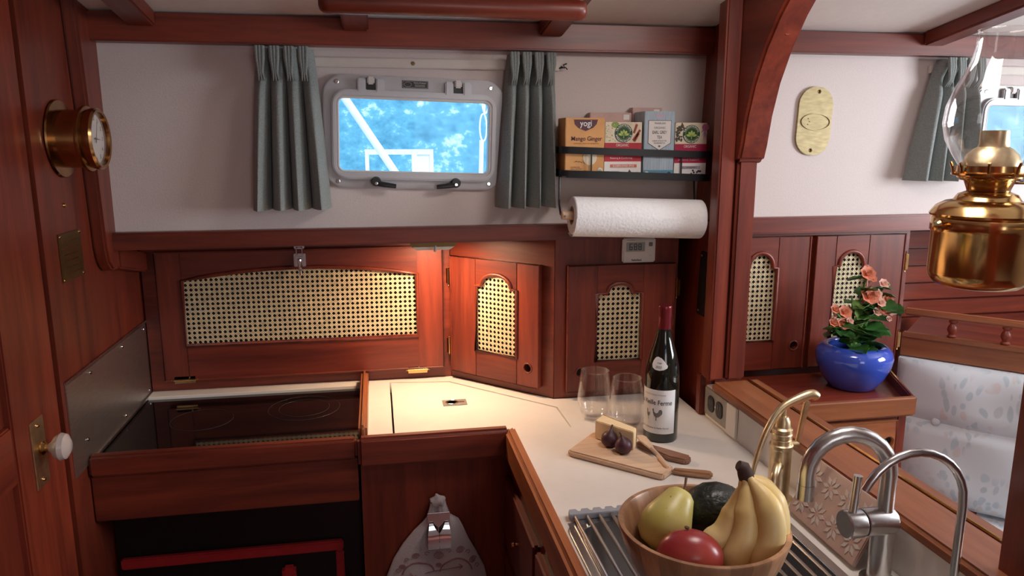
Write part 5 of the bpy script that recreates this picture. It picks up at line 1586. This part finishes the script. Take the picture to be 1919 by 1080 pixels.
MB().ball((0.105, -0.036, 0.812), 0.011, 0.007, 0.011).build('button', 'floral_fabric', cu_, FG)
ss = MB()
cs = thing('seat_cushion', 'pale floral settee seat cushion below the back cushion', 'cushion', tuple(FG @ Vector((0.4, -0.3, 0.4))))
MB().box(0.2, 0.85, -0.25, 0.03, 0.46, 0.575).build('cover', 'floral_fabric', cs, FG, bevel=0.02, seg=3)
bs = MB().box(0.2, 0.85, -0.25, 0.03, 0.0, 0.455).build('settee_base', 'mahogany_x', None, FG)
tag(bs, 'mahogany box base of the saloon settee', 'seat base')

# ------------------------------------------------------------------ flower pot
PX, PY, PZ = 1.160, 1.615, 0.9365
ptt = thing('flower_pot', 'glossy cobalt blue round flower pot standing in the tray', 'flower pot', (PX, PY, PZ))
FPt = Matrix.Translation((PX, PY, PZ))
MB().lathe([(0, 0.0), (0.050, 0.0), (0.056, 0.004), (0.074, 0.030), (0.087, 0.060), (0.0905, 0.080), (0.087, 0.096), (0.076, 0.107), (0.066, 0.110), (0.061, 0.108), (0.060, 0.103), (0.066, 0.09), (0.07, 0.07)], 56).build('pot_body', 'pot_blue', ptt, FPt, smooth=60)
MB().lathe([(0, 0.083), (0.03, 0.085), (0.0665, 0.080)], 30).build('soil', 'soil', ptt, FPt)
bg_ = thing('begonia_plant', 'leafy green begonia with coral pink blossoms growing in the blue pot', 'plant', (PX, PY, PZ+0.085))
rnd = random.Random(21)
def leaf(base, d, size, roll, m_, name='leaf'):
    d = Vector(d).normalized()
    F = Matrix.Translation(base) @ d.to_track_quat('Y', 'Z').to_matrix().to_4x4() @ Matrix.Rotation(roll, 4, 'Y')
    outl = [(0, 0), (0.30, 0.05), (0.46, 0.22), (0.42, 0.38), (0.47, 0.52), (0.36, 0.66), (0.33, 0.80), (0.16, 0.90), (0, 1.02)]
    pts = outl+[(-x, y) for x, y in reversed(outl[1:-1])]
    v = [(0, 0.45*size, -0.06*size)]
    for x, y in pts:
        v.append((x*size, y*size, 0.16*size*abs(x)*2-0.14*size*y*y+0.02*size*math.sin(9*y+3*x)))
    n = len(pts)
    f = [(0, 1+i, 1+(i+1) % n) for i in range(n)]
    v2 = [(x, y, z-0.0006) for x, y, z in v]
    k = len(v)
    f += [(c+k, b_+k, a+k) for a, b_, c in f[:]]
    f += [(1+i, 1+(i+1) % n, 1+(i+1) % n+k, 1+i+k) for i in range(n)]
    return MB().add(v+v2, f).build(name, m_, bg_, F, smooth=60)
crown = Vector((PX-0.006, PY, PZ+0.088))
stems = []
ST = [(-0.070, -0.02, 0.095), (-0.062, -0.03, 0.075), (-0.030, 0.0, 0.10), (0.010, -0.02, 0.175), (0.018, -0.025, 0.130), (0.062, -0.01, 0.150), (0.068, -0.02, 0.105), (0.045, -0.03, 0.115), (0.030, 0.015, 0.15), (0.0, 0.02, 0.12), (0.052, 0.0, 0.06), (-0.045, 0.01, 0.06)]
for dx, dy, dz in ST:
    dz *= 1.17
    e = crown+Vector((dx, dy, dz))
    mid = crown+Vector((dx*0.35, dy*0.35, dz*0.6))
    MB().tube(smooth_path([crown, mid, e], 5), [0.0032]*6+[0.0026]*4+[0.0018], 7).build('stem', 'leaf_pale', bg_)
    stems.append(e)
for k in range(92):
    e = stems[k % len(stems)]
    s_ = rnd.uniform(0.25, 0.95)
    p = crown+(e-crown)*s_+Vector((rnd.uniform(-0.010, 0.010), rnd.uniform(-0.012, 0.008), rnd.uniform(-0.006, 0.008)))
    a = rnd.uniform(0, 2*PI)
    if k % 12 in (0, 1) and s_ < 0.5:
        continue
    leaf(p, (math.cos(a), math.sin(a)*0.6-0.25, rnd.uniform(-0.25, 0.35)), rnd.uniform(0.028, 0.048), rnd.uniform(-0.6, 0.6), 'leaf' if k % 4 else 'leaf_pale')
for dx, dz, s_ in ((-0.028, 0.018, 0.050), (-0.005, 0.012, 0.052), (0.030, 0.028, 0.050), (0.045, 0.055, 0.046), (0.0, 0.055, 0.050), (0.02, 0.07, 0.048)):
    leaf(crown+Vector((dx*0.5, -0.030, dz)), (dx*10+0.2, -0.55, 0.10), s_, rnd.uniform(-0.4, 0.4), 'leaf')
def blossom(c, r_, m_, np_=7):
    c = Vector(c)
    b = MB()
    for layer, (rr, tilt_) in enumerate(((1.0, 0.35), (0.68, 0.85), (0.4, 1.25))):
        for q in range(np_-layer):
            a = 2*PI*q/(np_-layer)+layer*0.5
            # petals open toward the viewer side and up
            F = Matrix.Rotation(R(55), 4, 'X') @ Matrix.Rotation(a, 4, 'Z') @ Matrix.Rotation(-tilt_, 4, 'Y')
            L_, W_ = r_*rr, r_*rr*0.42
            vv = [(0, 0, 0), (L_*0.4, -W_, 0.1*L_), (L_*0.8, -W_*0.8, 0.12*L_), (L_, 0, 0.06*L_), (L_*0.8, W_*0.8, 0.12*L_), (L_*0.4, W_, 0.1*L_), (L_*0.5, 0, 0.0)]
            vs1 = [tuple(c+(F @ Vector(p))) for p in vv]
            vs2 = [tuple(c+(F @ Vector((p[0], p[1], p[2]-0.0007)))) for p in vv]
            ff = [(6, i, (i+1) % 6) for i in range(6)]
            b.add(vs1+vs2, ff+[(c_+7, b_+7, a_+7) for a_, b_, c_ in ff]+[(i, (i+1) % 6, (i+1) % 6+7, i+7) for i in range(6)])
    return b.build('blossom', m_, bg_, smooth=60)
BL = [(-0.074, -0.024, 0.100, 0.013, 'petal'), (-0.052, -0.030, 0.094, 0.018, 'petal'), (-0.078, -0.028, 0.073, 0.013, 'petal'), (-0.056, -0.034, 0.070, 0.017, 'petal'), (-0.040, -0.036, 0.076, 0.010, 'petal_pale'),
      (0.002, -0.026, 0.172, 0.021, 'petal'), (0.020, -0.022, 0.162, 0.012, 'petal'), (0.006, -0.034, 0.126, 0.025, 'petal'), (0.026, -0.032, 0.130, 0.016, 'petal_pale'), (0.056, -0.016, 0.148, 0.014, 'petal_pale'),
      (0.048, -0.036, 0.098, 0.018, 'petal'), (0.066, -0.034, 0.096, 0.018, 'petal_pale'), (0.064, -0.026, 0.116, 0.015, 'petal'), (0.040, -0.034, 0.112, 0.013, 'petal_pale'), (0.028, -0.040, 0.094, 0.012, 'petal_pale'), (0.070, -0.03, 0.076, 0.008, 'petal_pale')]
for dx, dy, dz, r_, m_ in BL:
    blossom(crown+Vector((dx, dy, dz*1.17)), r_*1.08, m_)

for k in range(26):
    e = stems[k % 9]
    p = e+Vector((rnd.uniform(-0.008, 0.008), rnd.uniform(-0.012, 0.004), rnd.uniform(-0.022, 0.004)))
    MB().ball(p, rnd.uniform(0.003, 0.0055), n=8, m=6).build('bud', 'petal_pale' if k % 3 == 0 else 'leaf_pale', bg_)

# ------------------------------------------------------------------ brass oil lamp
LX, LY, LZ = 0.921, 1.0, 1.318
ol_ = thing('oil_lamp', 'polished brass gimballed oil lamp with clear glass chimney', 'oil lamp', (LX, LY, LZ))
FO_ = Matrix.Translation((LX, LY, LZ))
MB().lathe([(0, 0), (0.050, 0.0), (0.060, 0.003), (0.068, 0.011), (0.0715, 0.022), (0.0715, 0.085), (0.0735, 0.087), (0.0735, 0.106), (0.0715, 0.108)], 64).build('font', 'brass', ol_, FO_, smooth=50)
MB().lathe([(0.0715, 0.108), (0.0755, 0.110), (0.0765, 0.113), (0.074, 0.117), (0.068, 0.125), (0.056, 0.132), (0.046, 0.134), (0.044, 0.137), (0.040, 0.143), (0.030, 0.147)], 64).build('shoulder', 'brass', ol_, FO_, smooth=40)
MB().lathe([(0.028, 0.145), (0.030, 0.152), (0.034, 0.163), (0.044, 0.168), (0.0445, 0.171)], 48).build('burner_basket', 'brass', ol_, FO_, smooth=50)
for q in range(30):
    a = 2*PI*q/30
    MB().ball((0.0375*math.cos(a), 0.0375*math.sin(a), 0.1655), 0.0017, n=6, m=4).build('air_hole', 'brass_dark', ol_, FO_)
MB().lathe([(0.0445, 0.170), (0.052, 0.172), (0.053, 0.175), (0.047, 0.177), (0.0465, 0.186), (0.045, 0.186)], 48).build('gallery', 'brass', ol_, FO_, smooth=40)
for q in range(8):
    a = 2*PI*q/8
    c_, s_ = math.cos(a), math.sin(a)
    MB().tube([(0.049*c_, 0.049*s_, 0.174), (0.051*c_, 0.051*s_, 0.184), (0.054*c_, 0.054*s_, 0.191)], 0.0022, 6).build('gallery_prong', 'brass', ol_, FO_)
MB().lathe([(0.040, 0.176), (0.039, 0.190), (0.034, 0.203), (0.026, 0.211), (0.021, 0.214), (0.0195, 0.219), (0.0195, 0.238), (0.0175, 0.2385), (0.0175, 0.215)], 48).build('burner_cone', 'brass_satin', ol_, FO_, smooth=40)
MB().tube([(0.03, -0.01, 0.160), (0.058, -0.018, 0.160)], 0.002, 8).build('wick_stem', 'brass', ol_, FO_)
MB().lathe([(0, 0), (0.010, 0), (0.010, 0.003), (0, 0.003)], 18).xf(fr(0.058, -0.018, 0.160, R(-17), 0, R(90))).build('wick_knob', 'brass', ol_, FO_)
chp = [(0.043, 0.180), (0.045, 0.188), (0.055, 0.204), (0.066, 0.225), (0.0712, 0.250), (0.069, 0.275), (0.060, 0.300), (0.049, 0.323), (0.0415, 0.343), (0.038, 0.362), (0.0372, 0.384)]
MB().lathe(chp+[(r_-0.0011, z) for r_, z in reversed(chp)], 64).build('chimney', 'clear_glass', ol_, FO_, smooth=60)
MB().tube([(0.0368*math.cos(2*PI*i/48), 0.0368*math.sin(2*PI*i/48), 0.384) for i in range(48)], 0.0011, 8, closed=True).build('chimney_rim', 'clear_glass', ol_, FO_)
for s_ in (-1, 1):
    MB().lathe([(0.004, 0), (0.004, 0.004), (0.0095, 0.006), (0.010, 0.012), (0.007, 0.016), (0, 0.017)], 18).xf(fr(s_*0.0725, -0.004, 0.096, 0, 0, R(s_*90))).build('trunnion_knob', 'brass', ol_, FO_)
MB().tube(smooth_path([(0.088, -0.004, 0.096), (0.098, -0.05, 0.096), (0.075, -0.16, 0.096), (-0.02, -0.247, 0.096)], 6), 0.005, 10).build('wall_bracket', 'brass', ol_, FO_, smooth=60)

# ------------------------------------------------------------------ outside
hl = []
nx, ny = 40, 14
v, f = [], []
for j in range(ny+1):
    for i in range(nx+1):
        x = -60+160*i/nx
        s_ = j/ny
        v.append((x, 42+40*s_+2*s_*math.sin(i*1.3), -0.3+62*s_**1.05+min(1, 3*s_)*(1.2*math.sin(i*0.9+j)+0.8*math.cos(i*2.1-j*1.7))))
for j in range(ny):
    for i in range(nx):
        a = j*(nx+1)+i
        f.append((a, a+1, a+nx+2, a+nx+1))
tag(MB().add(v, f).build('hillside', 'hillside', smooth=180), 'hazy blue wooded hillside seen through the portlights', 'hillside')
tag(MB().box(-80, 110, 2.8, 42, -0.35, -0.3).build('sea_water', 'sea'), 'blue harbour water outside the portlights', 'water')
pole = thing('boom_pole', 'white pole slanting across the view outside the galley portlight', 'pole', (0.117, 2.7, 1.36))
MB().tube([(-0.246, 2.7, 1.925), (0.117, 2.7, 1.362)], 0.0135, 14).build('tube', 'boat_white', pole)
MB().lathe([(0, 0), (0.03, 0), (0.03, 0.012), (0, 0.012)], 14, (0.117, 2.7, 1.3605)).build('end_fitting', 'boat_white', pole)
struct(MB().box(-0.62, 2.45, 1.79, 2.78, 1.346, 1.36).build('floor_side_deck', 'boat_white'), 'white side deck outside the cabin')
sy = thing('turnbuckle_stay', 'white rigging turnbuckle outside the galley portlight', 'turnbuckle', (0.37, 2.6, 1.3605))
MB().tube([(0.361, 2.6, 1.3605), (0.366, 2.6, 1.545)], 0.008, 10).build('lower_stud', 'boat_white', sy)
MB().tube([(0.376, 2.6, 1.63), (0.383, 2.6, 1.85)], 0.004, 10).build('upper_stud', 'boat_white', sy)
MB().tube([(0.372+0.012*math.cos(2*PI*i/20), 2.6, 1.587+0.046*math.sin(2*PI*i/20)) for i in range(20)], 0.003, 8, closed=True).build('body', 'boat_white', sy)
MB().tube([(0.380+0.011*math.cos(2*PI*i/20), 2.6, 1.675+0.040*math.sin(2*PI*i/20)) for i in range(20)], 0.003, 8, closed=True).build('body', 'boat_white', sy)
nb = thing('neighbour_boat', 'white boat cabin with framed windows outside the galley portlight', 'boat', (0.4, 12.5, -0.3))
MB().box(-0.14, 0.92, 12.0, 12.06, 1.34, 1.42).build('roof_edge', 'boat_white', nb)
for x0, x1 in ((-0.14, -0.08), (0.58, 0.66), (0.86, 0.92)):
    MB().box(x0, x1, 12.0, 12.06, -0.3, 1.34).build('post', 'boat_white', nb)
MB().box(0.66, 0.86, 12.02, 12.06, -0.3, 1.34).build('door', 'boat_white', nb)
MB().box(-2.2, 3.4, 11.4, 13.6, -0.299, 0.85).build('hull', 'boat_white', nb, bevel=0.1)
